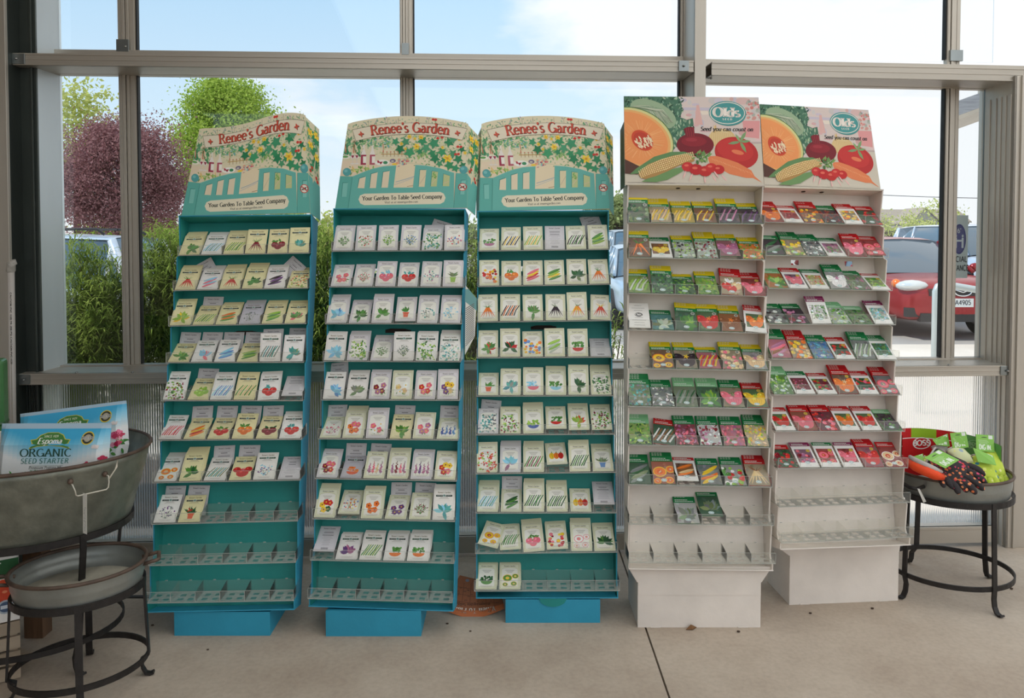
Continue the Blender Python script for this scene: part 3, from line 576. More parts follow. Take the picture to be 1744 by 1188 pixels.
# ------------------------------------------------------------------ seed packet pictures
PAL = dict(r=(205,45,38), o=(236,122,42), y=(242,200,52), g=(84,142,62), d=(42,92,52), l=(150,190,74), t=(82,165,160), b=(92,140,200),
           c=(142,204,226), p=(110,62,124), m=(180,112,146), k=(52,36,46), i=(232,112,130), w=(240,238,232), n=(142,86,50), s=(120,140,98),
           e=(222,192,142), x=(132,28,44), a=(128,134,130), f=(226,96,56), h=(196,208,190), u=(58,88,166))
def jit(c, a=14):
    d = rng.uniform(-a, a); return tuple(max(0, min(255, x+d+rng.uniform(-a*.4, a*.4))) for x in c)
def pic(art, kind, cs, x, y, r):
    """draws one subject of the kind, about 2r wide, centred on (x, y)"""
    c = [PAL[k] for k in cs]; c1 = c[0]; c2 = c[1] if len(c) > 1 else PAL['g']; c3 = c[2] if len(c) > 2 else c2
    U = rng.uniform
    if kind == 'leaves':          # rosette of leaves
        for k in range(15):
            a = 10+160*k/14 + U(-8, 8) if k < 11 else U(0, 360)
            art.leaf(x+U(-.15,.15)*r, y-.35*r, r*U(.75,1.25), r*.5, a, jit(c1 if k % 3 else c2, 20))
    elif kind == 'rounds':        # round fruit with leaves
        for k in range(5): art.leaf(x+U(-.5,.5)*r, y+.35*r, r*.6, r*.3, U(0, 180), jit(c2))
        for dx, dy, q in ((-.45,-.05,.48),(.48,0,.5),(0,-.35,.5)):
            cc = jit(c1 if dx <= 0 or len(c) < 3 else c3, 10); art.ell(x+dx*r, y+dy*r, q*r, q*r*.9, cc, 14)
            art.ell(x+dx*r-.12*r, y+dy*r+.14*r, q*r*.3, q*r*.2, tuple(min(255, v+45) for v in cc), 8, 30)
            art.leaf(x+dx*r, y+(dy+.3)*r, r*.22, r*.14, U(20,160), jit(c2))
    elif kind == 'trio':          # three blocky fruits of three colours
        for dx, cc in ((-.6, c1), (0, c2), (.6, c3)):
            art.ell(x+dx*r, y-.08*r, .36*r, .55*r, jit(cc, 6), 12); art.line([(x+dx*r, y+.35*r), (x+dx*r+.1*r, y-.45*r)], .07*r, jit(tuple(v*.8 for v in cc), 4)); art.line([(x+dx*r, y+.4*r), (x+dx*r+.05*r, y+.65*r)], .1*r, PAL['g'])
    elif kind == 'roots':         # bunch of tapering roots
        n = 6
        for k in range(10): art.line([(x, y+.35*r), (x+U(-.7,.7)*r, y+U(.6,1)*r)], .07*r, jit(c2, 25), .02*r)
        for k in range(n):
            a = -150+120*k/(n-1); cc = jit(c[0] if len(c) < 3 or k % 2 else c3, 12)
            art.line([(x+.1*r*math.cos(R(a)), y+.4*r), (x+.6*r*math.cos(R(a)), y-.2*r), (x+1.1*r*math.cos(R(a)), y-.9*r)], .26*r, cc, .03*r)
    elif kind == 'pods':          # long pods or stalks lying aslant
        for k in range(7):
            o = (k-3)*.28; cc = jit(c1 if k % 2 else c2, 16); b = U(-.12, .12)
            art.line([(x+(o-.35)*r, y-.75*r), (x+(o+b)*r, y), (x+(o+.4)*r, y+.7*r)], .17*r, cc, .11*r)
    elif kind == 'long':          # long fruit lying down
        for k in range(4):
            cc = jit(c[k % len(c)], 10); a = U(15, 35); dy = (k-1.5)*.32*r
            art.ell(x+U(-.1,.1)*r, y+dy, .95*r, .19*r, cc, 14, a); art.line([(x-.6*r, y+dy-.2*r), (x+.5*r, y+dy+.25*r)], .04*r, tuple(min(255, v+35) for v in cc))
    elif kind == 'sprigs':        # fine sprigs with small leaves
        for k in range(7):
            a = 35+110*k/6; ex, ey = x+r*math.cos(R(a)), y-.7*r+1.5*r*math.sin(R(a))
            art.line([(x, y-.8*r), (ex, ey)], .04*r, jit(c1))
            for j in range(5):
                t = .3+.7*j/5; art.leaf(x+(ex-x)*t, y-.8*r+(ey-y+.8*r)*t, .26*r, .14*r, U(0,360), jit(c1 if j % 2 else c2, 22))
    elif kind == 'flowers':       # a few open flowers
        for k in range(6): art.leaf(x+U(-.4,.4)*r, y-.3*r, r*.7, r*.2, U(180,360), jit(PAL['g']))
        sp = ((-.5,.1),(.45,.35),(.3,-.4),(-.25,-.5),(-.05,.45))
        for k, (dx, dy) in enumerate(sp[:5 if len(c) > 2 else 4]):
            cc = c[k % len(c)]
            for j in range(5): art.ell(x+(dx+.2*math.cos(R(72*j)))*r, y+(dy+.2*math.sin(R(72*j)))*r, .2*r, .2*r, jit(cc), 7)
            art.ell(x+dx*r, y+dy*r, .1*r, .1*r, jit(PAL['y'] if cc[0] < 235 or cc[1] > 210 else PAL['x']), 6)
    elif kind == 'dots':          # spray of little blooms or berries
        for k in range(6): art.line([(x+U(-.3,.3)*r, y-.8*r), (x+U(-.8,.8)*r, y+U(-.1,.7)*r)], .03*r, jit(PAL['s']))
        for k in range(30):
            a = U(0, 360); q = math.sqrt(U(0, 1)); art.ell(x+q*r*.95*math.cos(R(a)), y+q*r*.8*math.sin(R(a)), U(.07,.13)*r, U(.06,.12)*r, jit(c[k % len(c)], 18), 6)
    elif kind == 'spikes':        # flower spikes
        for k in range(4):
            sx = x+(k-1.5)*.5*r; top = y+(.9 if k % 2 else .6)*r; art.line([(sx, y-.9*r), (sx, top)], .05*r, PAL['s'])
            for j in range(9):
                t = j/9; q = .2*(1-t*.75); art.ell(sx+U(-.1,.1)*r, y-.6*r+(top-y+.6*r)*t, q*r, q*r*.8, jit(c[k % len(c)], 18), 7)
    elif kind == 'bowl':
        art.ell(x, y-.3*r, .75*r, .5*r, c2, 14, 0, False, 180, 360)
        for k in range(26): art.ell(x+U(-.75,.75)*r, y+U(-.25,.4)*r*(1), U(.1,.2)*r, U(.1,.18)*r, jit(c1, 24), 7)
    elif kind == 'pot':
        art.poly([(x-.38*r,y-.2*r),(x+.38*r,y-.2*r),(x+.28*r,y-.9*r),(x-.28*r,y-.9*r)], c2); art.rect(x-.43*r, y-.32*r, x+.43*r, y-.16*r, jit(c2))
        for k in range(24): art.leaf(x+U(-.3,.3)*r, y-.1*r, U(.4,1)*r, .16*r, U(15,165), jit(c1, 24))
        if len(c) > 2:
            for k in range(5): art.ell(x+U(-.6,.6)*r, y+U(0,.7)*r, .1*r, .1*r, c3, 6)
    elif kind == 'mass':          # close-up heap of leaves
        for k in range(70): art.leaf(x+U(-1.05,1.05)*r, y+U(-1.2,1.1)*r, U(.2,.5)*r, U(.12,.3)*r, U(0,360), jit(c[k % len(c)], 30))
    elif kind == 'heap':          # close-up heap of round things
        for k in range(26):
            cc = jit(c[k % len(c)], 16); hx, hy, q = x+U(-1,1)*r, y+U(-1.1,.9)*r, U(.16,.26)*r
            art.ell(hx, hy, q, q*.9, cc, 10); art.ell(hx-.3*q, hy+.3*q, q*.3, q*.22, tuple(min(255, v+50) for v in cc), 6)
    elif kind == 'big':           # one or two very large fruits, close up
        for dx, dy, q in ((-.7,.25,.5),(.75,.3,.5),(.1,-.25,.78)):
            cc = jit(c1, 10); art.ell(x+dx*r, y+dy*r, q*r, q*r*.82, cc, 18)
            for j in range(5): art.line([(x+dx*r, y+(dy+.6*q)*r), (x+(dx+(j-2)*.3*q)*r, y+dy*r), (x+(dx+(j-2)*.2*q)*r, y+(dy-.6*q)*r)], .035*r, jit(tuple(v*.82 for v in cc), 4))
            art.ell(x+(dx-.25*q)*r, y+(dy+.25*q)*r, .25*q*r, .16*q*r, tuple(min(255, v+45) for v in cc), 9, 25)
        for j in range(5): art.leaf(x+.1*r, y+.3*r, .3*r, .12*r, 72*j, jit(c2))
    elif kind == 'half':          # cut halves showing the seeds
        for dx, dy, q in ((-.3,.1,.62),(.7,.35,.42),(.5,-.7,.4),(-.6,-.8,.35)):
            art.ell(x+dx*r, y+dy*r, q*r, q*r*.8, jit(c1, 6), 18); art.ell(x+dx*r, y+dy*r, q*r*.88, q*r*.68, jit(c2, 6), 18); art.ell(x+dx*r, y+dy*r, q*r*.42, q*r*.34, jit(c3, 10), 12)
            for j in range(5): art.ell(x+dx*r+U(-.2,.2)*q*r, y+dy*r+U(-.15,.15)*q*r, .07*r, .04*r, jit(PAL['e']), 6)
    elif kind == 'plain': pass
TEALO = (120, 170, 175)
def renee(style, kind, cs):
    a = Art(clip=(-.0412, .0004, .0412, .1136)); w, h = .083, .114
    bgc = {'Y': (238,228,178), 'W': (240,236,230), 'L': (228,223,224), 'G': (232,231,206), 'B': (216,212,214), 'V': (196,192,200)}[style]
    bgc = jit(bgc, 3); ink = (128, 120, 108)
    fr = {'G': (206,206,146), 'L': (196,192,194)}.get(style, tuple(v*.86 for v in bgc))
    if style in 'GL':
        a.rect(-.041, .0005, .041, .1135, tuple(v*.97 for v in bgc)); a.rect(-.037, .004, .037, .110, fr); a.rect(-.0355, .0055, .0355, .1085, bgc)
        a.rect(-.0325, .011, .0325, .088, fr, False); a.ell(0, .087, .0325, .011, fr, 14, 0, False, 0, 180); a.rect(-.0315, .012, .0315, .087, (240,237,226)); a.ell(0, .0865, .0315, .0095, (240,237,226), 14, 0, False, 0, 180)
        text(a, "Renee's Garden", 0, .1, .0052, (110,104,80), .2, .1, False, 0, True)
        for k in range(3): a.rect(-.018+.004*k, .083-.005*k, .018-.004*k, .0842-.005*k, ink)
    elif style == 'B':
        a.rect(-.037, .004, .037, .110, (178,174,176)); a.rect(-.0362, .0048, .0362, .1092, bgc)
        text(a, "Renee's Garden", 0, .1, .0055, (104,100,104), .2, .1, False, 0, True)
        for k in range(11):
            q = rng.uniform(.012, .026); y = .089-.0062*k; a.rect(-q, y, q, y+(.0028 if k in (1, 3) else .0011), (120,116,120) if k in (1, 3) else (158,154,158), True)
        for k in range(13): a.rect(-.014+.0022*k, .008, -.0128+.0022*k, .0165, (88,84,88), True)
    else:
        a.rect(-.038, .0035, .038, .1105, fr); a.rect(-.0372, .0043, .0372, .1097, bgc); a.rect(-.0352, .0065, .0352, .0725, tuple(v*.9 for v in bgc)); a.rect(-.0346, .0071, .0346, .0719, bgc)
        text(a, "Renee's Garden", 0, .1, .0058, (128,116,80), .2, .1, False, 0, True)
        a.rect(-.032, .087, .032, .0935, (48,62,56) if style != 'W' or rng.random() < .6 else (60,92,72)); a.ell(0, .091, .0062, .0055, (225,232,225), 12); a.ell(0, .091, .0045, .004, (100,140,130), 10)
        for k in range(8): a.rect(-.027+.0068*k, .0902, -.0225+.0068*k, .0918, (190,196,186), True)
        a.rect(-.015, .083, .015, .0844, ink); a.rect(-.02, .0785, .02, .0795, ink)
    if kind: pic(a, kind, cs, 0, .046 if style in 'GL' else .041, .031)
    if style != 'B':
        for k in range(2): a.rect(-.024+.005*k, .0145-.0045*k if style in 'GL' else .011-.0035*k, .024-.005*k, .0155-.0045*k if style in 'GL' else .0118-.0035*k, (160,150,140), True)
    return a, bgc, w, h
HEAD = {'Z': (28,132,72), 'N': (20,124,66), 'K': (134,196,142), 'R': (200,26,32), 'M': (134,24,82)}
def olds(style, kind, cs):
    w, h = .086, .118; a = Art(clip=(-.0427, .0003, .0427, .1177)); s = style[0]; inset = len(style) > 1
    if s == 'O':
        bgc = (238,234,228); a.rect(-.0425, .0005, .0425, .1175, bgc)
        for k in range(9):
            if k in (3, 4): continue
            q = rng.uniform(.014, .03); a.rect(-q, .104-.0115*k, q, .1058-.0115*k, (120,116,112), True)
        a.ell(0, .062, .016, .0095, (40,40,44), 18); text(a, 'Olds', 0, .0575, .01, (238,234,228), .3, .12, True, 0, True); return a, bgc, w, h
    hc = HEAD[s]; white = (240,238,234); top = .092 if s == 'Z' else (.094 if not inset else .098)
    bgc = white if inset else hc; a.rect(-.0426, .0004, .0426, .1176, bgc)
    base = {'big': .42, 'heap': .45, 'mass': .6, 'half': .5, 'roots': .5}.get(kind, .55); c0 = PAL[cs[-1]]
    under = tuple(v*base+44 for v in c0)
    if inset:
        a.rect(-.0426, top+.004, .0426, .1176, hc); a.rect(-.035, .022, .035, .087, under); cl = (-.035, .022, .035, .087)
    else: a.rect(-.0426, .0004, .0426, top, under); cl = (-.0426, .0004, .0426, top)
    old = a.clip; a.clip = cl
    for k in range(16): a.leaf(rng.uniform(-.045,.04), rng.uniform(0,.09), rng.uniform(.01,.026), .014, rng.uniform(0,360), jit(under, 26))
    pic(a, kind, cs, 0, .053 if inset else .046, .036 if inset else .043); a.clip = old
    if s == 'Z':
        a.rect(-.0426, .092, .0426, .108, hc); a.rect(-.0426, .108, .0426, .1176, (236,208,30)); ty = (.102, .0965)
        a.ell(.029, .083, .0078, .0066, (222,222,212), 12); a.ell(.029, .083, .006, .005, (120,126,116), 10)
    else: ty = (.112, .107) if inset else (.107, .1)
    for k, y in enumerate(ty):
        x = -.037
        while x < (.012, .03)[k]:
            q = rng.uniform(.003, .008); a.rect(x, y-.0012, x+q, y+.0016, (236,240,232) if s != 'Z' or k < 2 else hc, True); x += q+.0014
    if inset and kind in ('big', 'rounds', 'heap', 'half') or (s == 'R' and kind == 'big'): a.ell(.024, .079 if inset else .085, .0085, .007, (214,190,90), 12); a.ell(.024, .079 if inset else .085, .0065, .005, (196,168,66), 10)
    oy = .0215 if inset else .016
    a.ell(0, oy, .0115, .0068, (232,238,236), 14); a.ell(0, oy, .0103, .0057, TEALO, 14); text(a, 'Olds', 0, oy-.0032, .0066, (240,244,242), .3, .14, True, 0, True)
    if inset: a.rect(-.012, .009, .012, .0102, (170,166,160), True)
    return a, bgc, w, h
CACHE = {}
def packet_mesh(style, kind, cs, bank):
    a, bgc, w, h = (renee if bank == 'r' else olds)(style, kind, cs)
    mb = MB(); t = .0022; x = w/2
    # paper envelope: flat at the edges, fuller in the middle, folded top
    back = (214, 210, 208)
    mb.face([(-x,0,0),(x,0,0),(x,0,h),(-x,0,h)], bgc)
    mb.face([(-x,t,0),(-x,t,h),(0,t*1.8,h*.45)], back); mb.face([(-x,t,h),(x,t,h),(0,t*1.8,h*.45)], back)
    mb.face([(x,t,h),(x,t,0),(0,t*1.8,h*.45)], back); mb.face([(x,t,0),(-x,t,0),(0,t*1.8,h*.45)], back)
    edge = tuple(v*.93 for v in bgc)
    for p, q in (((-x,0,0),(-x,0,h)), ((-x,0,h),(x,0,h)), ((x,0,h),(x,0,0)), ((x,0,0),(-x,0,0))):
        mb.face([p, q, (q[0],t,q[2]), (p[0],t,p[2])], edge)
    a.onto(mb, lambda X, Y: (X, 0, Y), Vector((0, -1, 0)))
    return mb.mesh('seed_packet', M_PAPER if bank == 'r' else M_GLOSS), h
# style  height in view, packets behind  subject  colours  what it shows
RACKS = {
1: dict(q=(-1.108,2.8438,.1026,.0178,.2576,-.0091), dv=.1515, base=(*fl(297,1082)[:1],fl(460,1082)[0],fl(378,1082)[1],.27), name='leftmost teal rack', bank='r', rows=[
 'Y 34 6 leaves gs green artichokes|W 34 5 pods tc blue-green leeks|Y 36 5 pods gl thin green beans|Y 42 0 roots xg dark pink radishes|Y 42 0 rounds xg crimson beets|Y 44 0 leaves ts green broccoli',
 'Y 38 5 roots rg red carrots|W 35 7b8t-32 long ic pink radishes|Y 36 7 roots rg bright red carrots|Y 37 8 leaves gd leafy chard|W 37 4b6t42 long pk purple eggplants|Y 31 9 mass slf mixed salad leaves',
 'Y 42 4 leaves ly green corn ears|Y 33 2b12 pods gl green string beans|Y 35 4 long go a green cucumber|V 36 6 dots aa grey herb|Y 36 5 long gl pea pods|Y 35 5 leaves gi pink-stemmed greens',
 'Y 32 0b16 leaves gl pointed green leaves|W 38 0b11 leaves ci a blue-pink cabbage|W 39 0b9 long bc blue squash|Y 33 0b16 long gl a striped green squash|W 50 0b7 pods ta teal peppers|W 47 0b11 leaves ts teal okra',
 'W 47 3 mass glx red and green salad leaves|Y 38 0b12 rounds ll bright green lettuce|W 45 4 pods bc blue leeks|Y 46 3 pods eg pale wax beans|W 45 5r-3 rounds rt three red tomatoes|B 42 0l6 - - white seed packet back',
 'W 43 0 pods ri pink and red peppers|Y 34 0b18 long ory red and yellow chilies|Y 34 0b18 rounds rg small red tomatoes|Y 45 0b7 rounds og orange tomatoes|Y 40 0b9 rounds xd dark maroon tomatoes|W 43 5 rounds rt a sliced red tomato',
 'W 44 8 half yoe yellow squash halves|Y 49 11 leaves gd green parsley leaves|W 41 0b16 pods ts pale blue peppers|Y 42 0b15 big ri a red striped melon|W 48 0 dots cp light blue flowers|B 32 0 - - low white seed packet back',
 'W 50 0b11 dots pa purple plums|Y 48 0b12 pot dfr a potted strawberry plant', '', '']),
2: dict(q=(-.5017,2.8565,.1041,-.06,.2282,.0043), dv=.1515, base=(fl(555,1083)[0],fl(717,1084)[0],fl(636,1083)[1],.27), name='middle teal rack', bank='r', rows=[
 'L 42 2 sprigs sg fine green thyme|L 44 0 dots rg strawberries with leaves|L 44 0 sprigs gl green oregano|L 44 0 sprigs sb blue-flowered rosemary|L 39 5b8t18 mass gt curly green parsley|L 44 0 dots ibr pink and blue berries',
 'L 38 0 flowers i a pink flower wreath|L 39 0 sprigs si pinkish sprigs|L 44 0 rounds ic a sliced pink radish|L 42 0 rounds rt large red tomatoes|L 44 0 dots tm teal and pink blossoms|L 46 0 pot sl a lavender pot',
 'L 44 6 leaves cb pale blue leaves|L 39 2 leaves gd lobed green leaves|L 46 5 leaves gs green basil leaves|L 46 0l3 pot gf terracotta pots of herbs|L 45 4 dots ta teal flower sketch|L 45 4 dots cc faint blue flowers',
 'W 48 3 leaves cc bright blue leaves|L 46 6 mass gl round green leaves|L 40 5 sprigs sg grey-green sprigs|W 49 2 sprigs sa a sage sprig|W 48 4 mass lg green coriander|W 46 8 mass th teal clover leaves',
 'W 48 0b14t-6 leaves cb a blue agave plant|W 46 5 leaves sa olive green fronds|L 48 4 flowers xm dark purple daisies|G 49 2 flowers ew cream daisies|L 49 2 flowers ri red and pink poppies|L 50 3 flowers pye purple pansies',
 'G 38 0b16 dots mi mauve sweet peas|G 47 10 flowers oif peach and red zinnias|L 50 4 flowers iw a pale pink lotus|Y 43 0b11 leaves gl tall green corn|G 47 0 flowers im pink dahlias|G 37 0b16 spikes ub blue larkspur',
 'L 47 4 flowers xir red and pink zinnias|V 39 0b16 bowl of an orange cat by a bowl|G 48 0b13 spikes mie pink foxgloves|G 49 6 spikes mxi pink and purple hollyhocks|L 49 4 spikes mpm mauve hollyhocks|G 49 2 flowers ryi bright nasturtiums',
 'G 52 9 flowers yrd yellow and red flowers|G 46 2l6 dots ryob mixed tiny flowers|G 52 6 flowers o orange poppies|G 41 0b13 flowers p purple poppies|G 48 0b13 sprigs gx red-budded sprigs|W 54 9 leaves tc blue-green leaves',
 'B 44 0l10 - - white seed packet back|W 45 12 leaves pm purple basil|W 49 4 pods lg green chives|W 48 12 bowl go an orange cat licking a bowl|W 49 12 bowl go an orange cat with a green bowl', '']),
3: dict(q=(.1378,2.9457,.1016,-.0098,.1998,-.0057), dv=.1514, base=(fl(861,1060)[0],fl(1022,1060)[0],fl(940,1060)[1],.27), name='rightmost teal rack', bank='r', rows=[
 'G 38 0 bowl gm green and pink sprouts|G 40 0 pods yk yellow and black beans|G 41 0 pods yl yellow and green beans|B 41 0 - - white seed packet back|G 41 0 pods gk dark green beans|G 42 0b14t-16 long lg fat green pea pods',
 'G 45 0 heap roxy mixed red and gold beets|G 43 0 rounds og orange tomatoes|G 43 0 long iry pink and yellow chilies|G 43 0 long gyl yellow and green squash|G 44 0 leaves ds a broccoli crown|G 43 0 roots og short orange carrots',
 'G 46 1 roots og a bundle of orange carrots|G 46 1 pods ok white and purple carrots|G 46 0 leaves gs celery leaves with roots|G 46 0 roots ksk dark purple carrots|G 47 2 roots osy carrots of mixed colours|G 44 0r3 roots ryf red and yellow carrots',
 'G 46 1 leaves gr red-stemmed chard|G 48 2 leaves dr a collard with red ribs|G 45 0 heap oyb yellow eggs in blue cups|G 48 2 long hl pale green cucumbers|G 48 1 bowl gr cucumbers in a red basket|B 22 0 - - low white seed packet back',
 'G 40 0 pot gf greens in a clay pot|G 46 1 leaves ta blue-grey artichokes|G 47 2 bowl ci a blue bowl of salad|G 45 6 bowl gc green leaves in a blue bowl|G 48 5 leaves ds dark kale leaves|G 44 9 mass dg curly kale',
 'L 45 0b13t5 mass ta blue-green lettuce|G 46 2 mass glx red-flecked lettuce|G 46 9 bowl lu lime lettuce in a blue bowl|G 48 0l7 bowl gr cress in a red bowl|G 48 5l5 leaves lr red-tipped lettuce|G 48 3l5 mass lgx green and red lettuce',
 'G 50 4 mass lfr red and lime lettuce|L 47 9 leaves cm blue-purple salad leaves|G 47 8 pods xg red rhubarb stalks|G 48 0l11r-2 trio yor yellow, orange and red peppers|G 49 7 pods gd upright green beans|G 43 8 pot sb flowers in a blue pot',
 'G 47 11 pods tc teal beans|G 38 0b20 long gd short green beans|G 50 9 pods gd long green beans|G 47 11 pods gd broad pea pods|G 40 0 trio yor three bell peppers|B 42 0l10 - - white seed packet back',
 'G 48 0l8r18 half oyr an orange squash|G 48 8l3r-3 pods gs curved green beans|G 49 9r-5 rounds ig pink and green radishes|G 50 6l3r-3 heap rxyi mixed cherries|G 50 9 half iwi pink grapefruit melon|G 46 13 leaves dg a bunch of spinach',
 'G 46 11 bowl dg a dish of green peas|G 46 11 half ygy yellow patty squash']),
4: dict(q=(.7286,2.8855,.2399,.0227,.1686,.021), dv=.1476, base=(fl(1086,1068)[0],fl(1295,1068)[0],fl(1190,1068)[1],.24), name='left white rack', bank='o', rows=[
 'Z 43 0 heap ds dark beans with a blue bowl|Z 35 7 pods ye yellow wax beans|Z 33 9 pods ey golden wax beans|Z 33 9 pods yn slim yellow beans|Z 37 6 pods mk pale purple beans|Z 32 11 pods pk dark purple beans',
 'Z 43 3 roots ogn orange carrots|Nw 33 13 rounds yn golden rings on white|Z 35 12 mass klh purple and green lettuce|Z 38 10 mass sxh red-veined greens|Z 39 4l4 big mi a sliced purple radish|Z 34 11 mass glo curly greens on orange',
 'Z 37 12 pods hl pale snap peas|Z 43 5 mass gd a large green lettuce|Z 33 5 mass gld a small green lettuce|Z 36 11 mass gl mint green leaves|R 40 6r4 rounds rwe small peppers on white|R 36 6 big ir a pink slicing tomato',
 'O 46 0l2 - - white folded notice card|N 34 7 leaves hst a grey-green cabbage|Z 43 5r3 leaves gld bright spinach|Z 43 4 big rog a round red pumpkin|Z 40 10 big no a brown-orange squash|Rw 43 4r4 big og clustered orange tomatoes',
 '-|Z 41 13 half oyn halved orange squash|Z 41 12 big kye dark squash with yellow halves|Z 37 14 pods ryi rainbow chard stalks|Z 43 5 heap iee pink and cream onions|Z 40 13 big emw a purple-topped turnip',
 'N 47 9 mass tas grey broccoli florets|N 42 9 mass waa white cauliflower heads|K 44 13 pods das long dark scallions|K 44 13 leaves gld basil leaves|N 43 11 big ise a pink shallot|R 41 14 big ylg yellow-green tomatillos',
 'K 46 9 mass gdl dark green parsley|R 44 1r8 pods nwd scallions on tan|N 46 10 mass mix mauve lettuce|N 46 10 mass mxw mauve and white lettuce|N 46 12 mass smi greens with pink blooms|N 47 11 mass lye yellow-green lettuce',
 'N 47 5 long asd a grey striped squash|N 50 6 half yof orange winter squash|Rw 46 6l5 long oen tan butternut squash|N 45 10 long yoa yellow zucchini|N 46 9 heap rglw red and green bell peppers|R 48 10 roots ene tan parsnips',
 '-|-|N 46 12 leaves asw oregano on lilac|N 48 0l10 leaves sad a grey-green kale', '']),
5: dict(q=(1.3312,2.9819,.2891,.151,.1946,.0278), dv=.1427, base=(fl(1338,1027)[0],fl(1529,1025)[0],fl(1433,1026)[1],.22), name='right white rack', bank='o', rows=[
 'R 31 9 big or glossy orange tomatoes|Rw 28 1 rounds xr red beets|R 32 5 heap oyn tiny yellow tomatoes|N 29 7 mass xnk dark red lettuce|Rw 31 8 heap yoe yellow heirloom tomatoes|R 31 1 heap rxd red and black cherries',
 'N 34 0 long dak black zucchini|N 35 8 heap lye yellow-green squash|N 33 7 mass wka black and white leaves|Nw 30 10 mass gsm green and purple peas|R 38 2 big ir large pale red tomatoes|R 36 0l3 half rir cut red tomatoes',
 'K 32 11 leaves glo sprouts on orange|Rw 33 11 big im a pink beet|Nw 32 6 mass lre peas and red radishes|N 38 5 big wmw a white and purple turnip|N 31 4 mass mas lavender blooms|Rw 26 0 heap gl round green peas',
 'N 33 4 heap wka black-and-white berries|N 33 14 heap xmk dark purple beets|Mw 44 4 mass gsw greens with a maroon header|K 35 9 mass lgh light green spinach|K 30 3 mass gds short green herb|Mw 38 3 mass tch blue-green dill',
 'N 42 9 long mni mauve sweet potatoes|R 41 9 heap oye tiny orange tomatoes|N 38 10 mass tab blue-grey broccoli|Rw 36 5 heap rrd red grape tomatoes|N 42 6 pods sha grey-green snap beans|Nw 38 6 mass gtd green basil sprigs',
 'K 42 8 mass lhg frilled lime lettuce|Nw 38 14 dots mix tiny pink flowers|Rw 36 16 heap rgx red and green peppers|R 43 8 big oen brown onions|Rw 38 13 heap ird plum tomatoes on leaves|R 41 7 half ria red tomato halves on grey',
 'Rw 39 10 big rg ripe red tomatoes|R 41 9 big if pale beefsteak tomatoes|R 41 9 heap rix pink-red tomatoes|Rw 40 3 big og large orange tomatoes|Rw 40 4 big rfg red slicing tomatoes|K 35 0 mass dgk dark leafy greens',
 'R 40 0 heap rxd red grape tomatoes|Mw 43 1 heap ixm pink radishes|Nw 44 0 half rir a sliced pink tomato|Mw 44 0 big ir a pink cut tomato|R 44 8 big ri a big ribbed tomato|R 44 0 half wer white onion slices', '', ''])}
ORD = ['first','second','third','fourth','fifth','sixth','seventh','eighth','ninth','tenth']
COLN = {'Y': 'yellow seed packet', 'W': 'white seed packet', 'L': 'pale grey seed packet', 'G': 'cream seed packet', 'V': 'lavender seed packet',
        'Z': 'yellow-and-green-topped packet', 'N': 'green-topped seed packet', 'K': 'pale green-topped packet', 'R': 'red-topped seed packet', 'M': 'maroon-topped packet'}
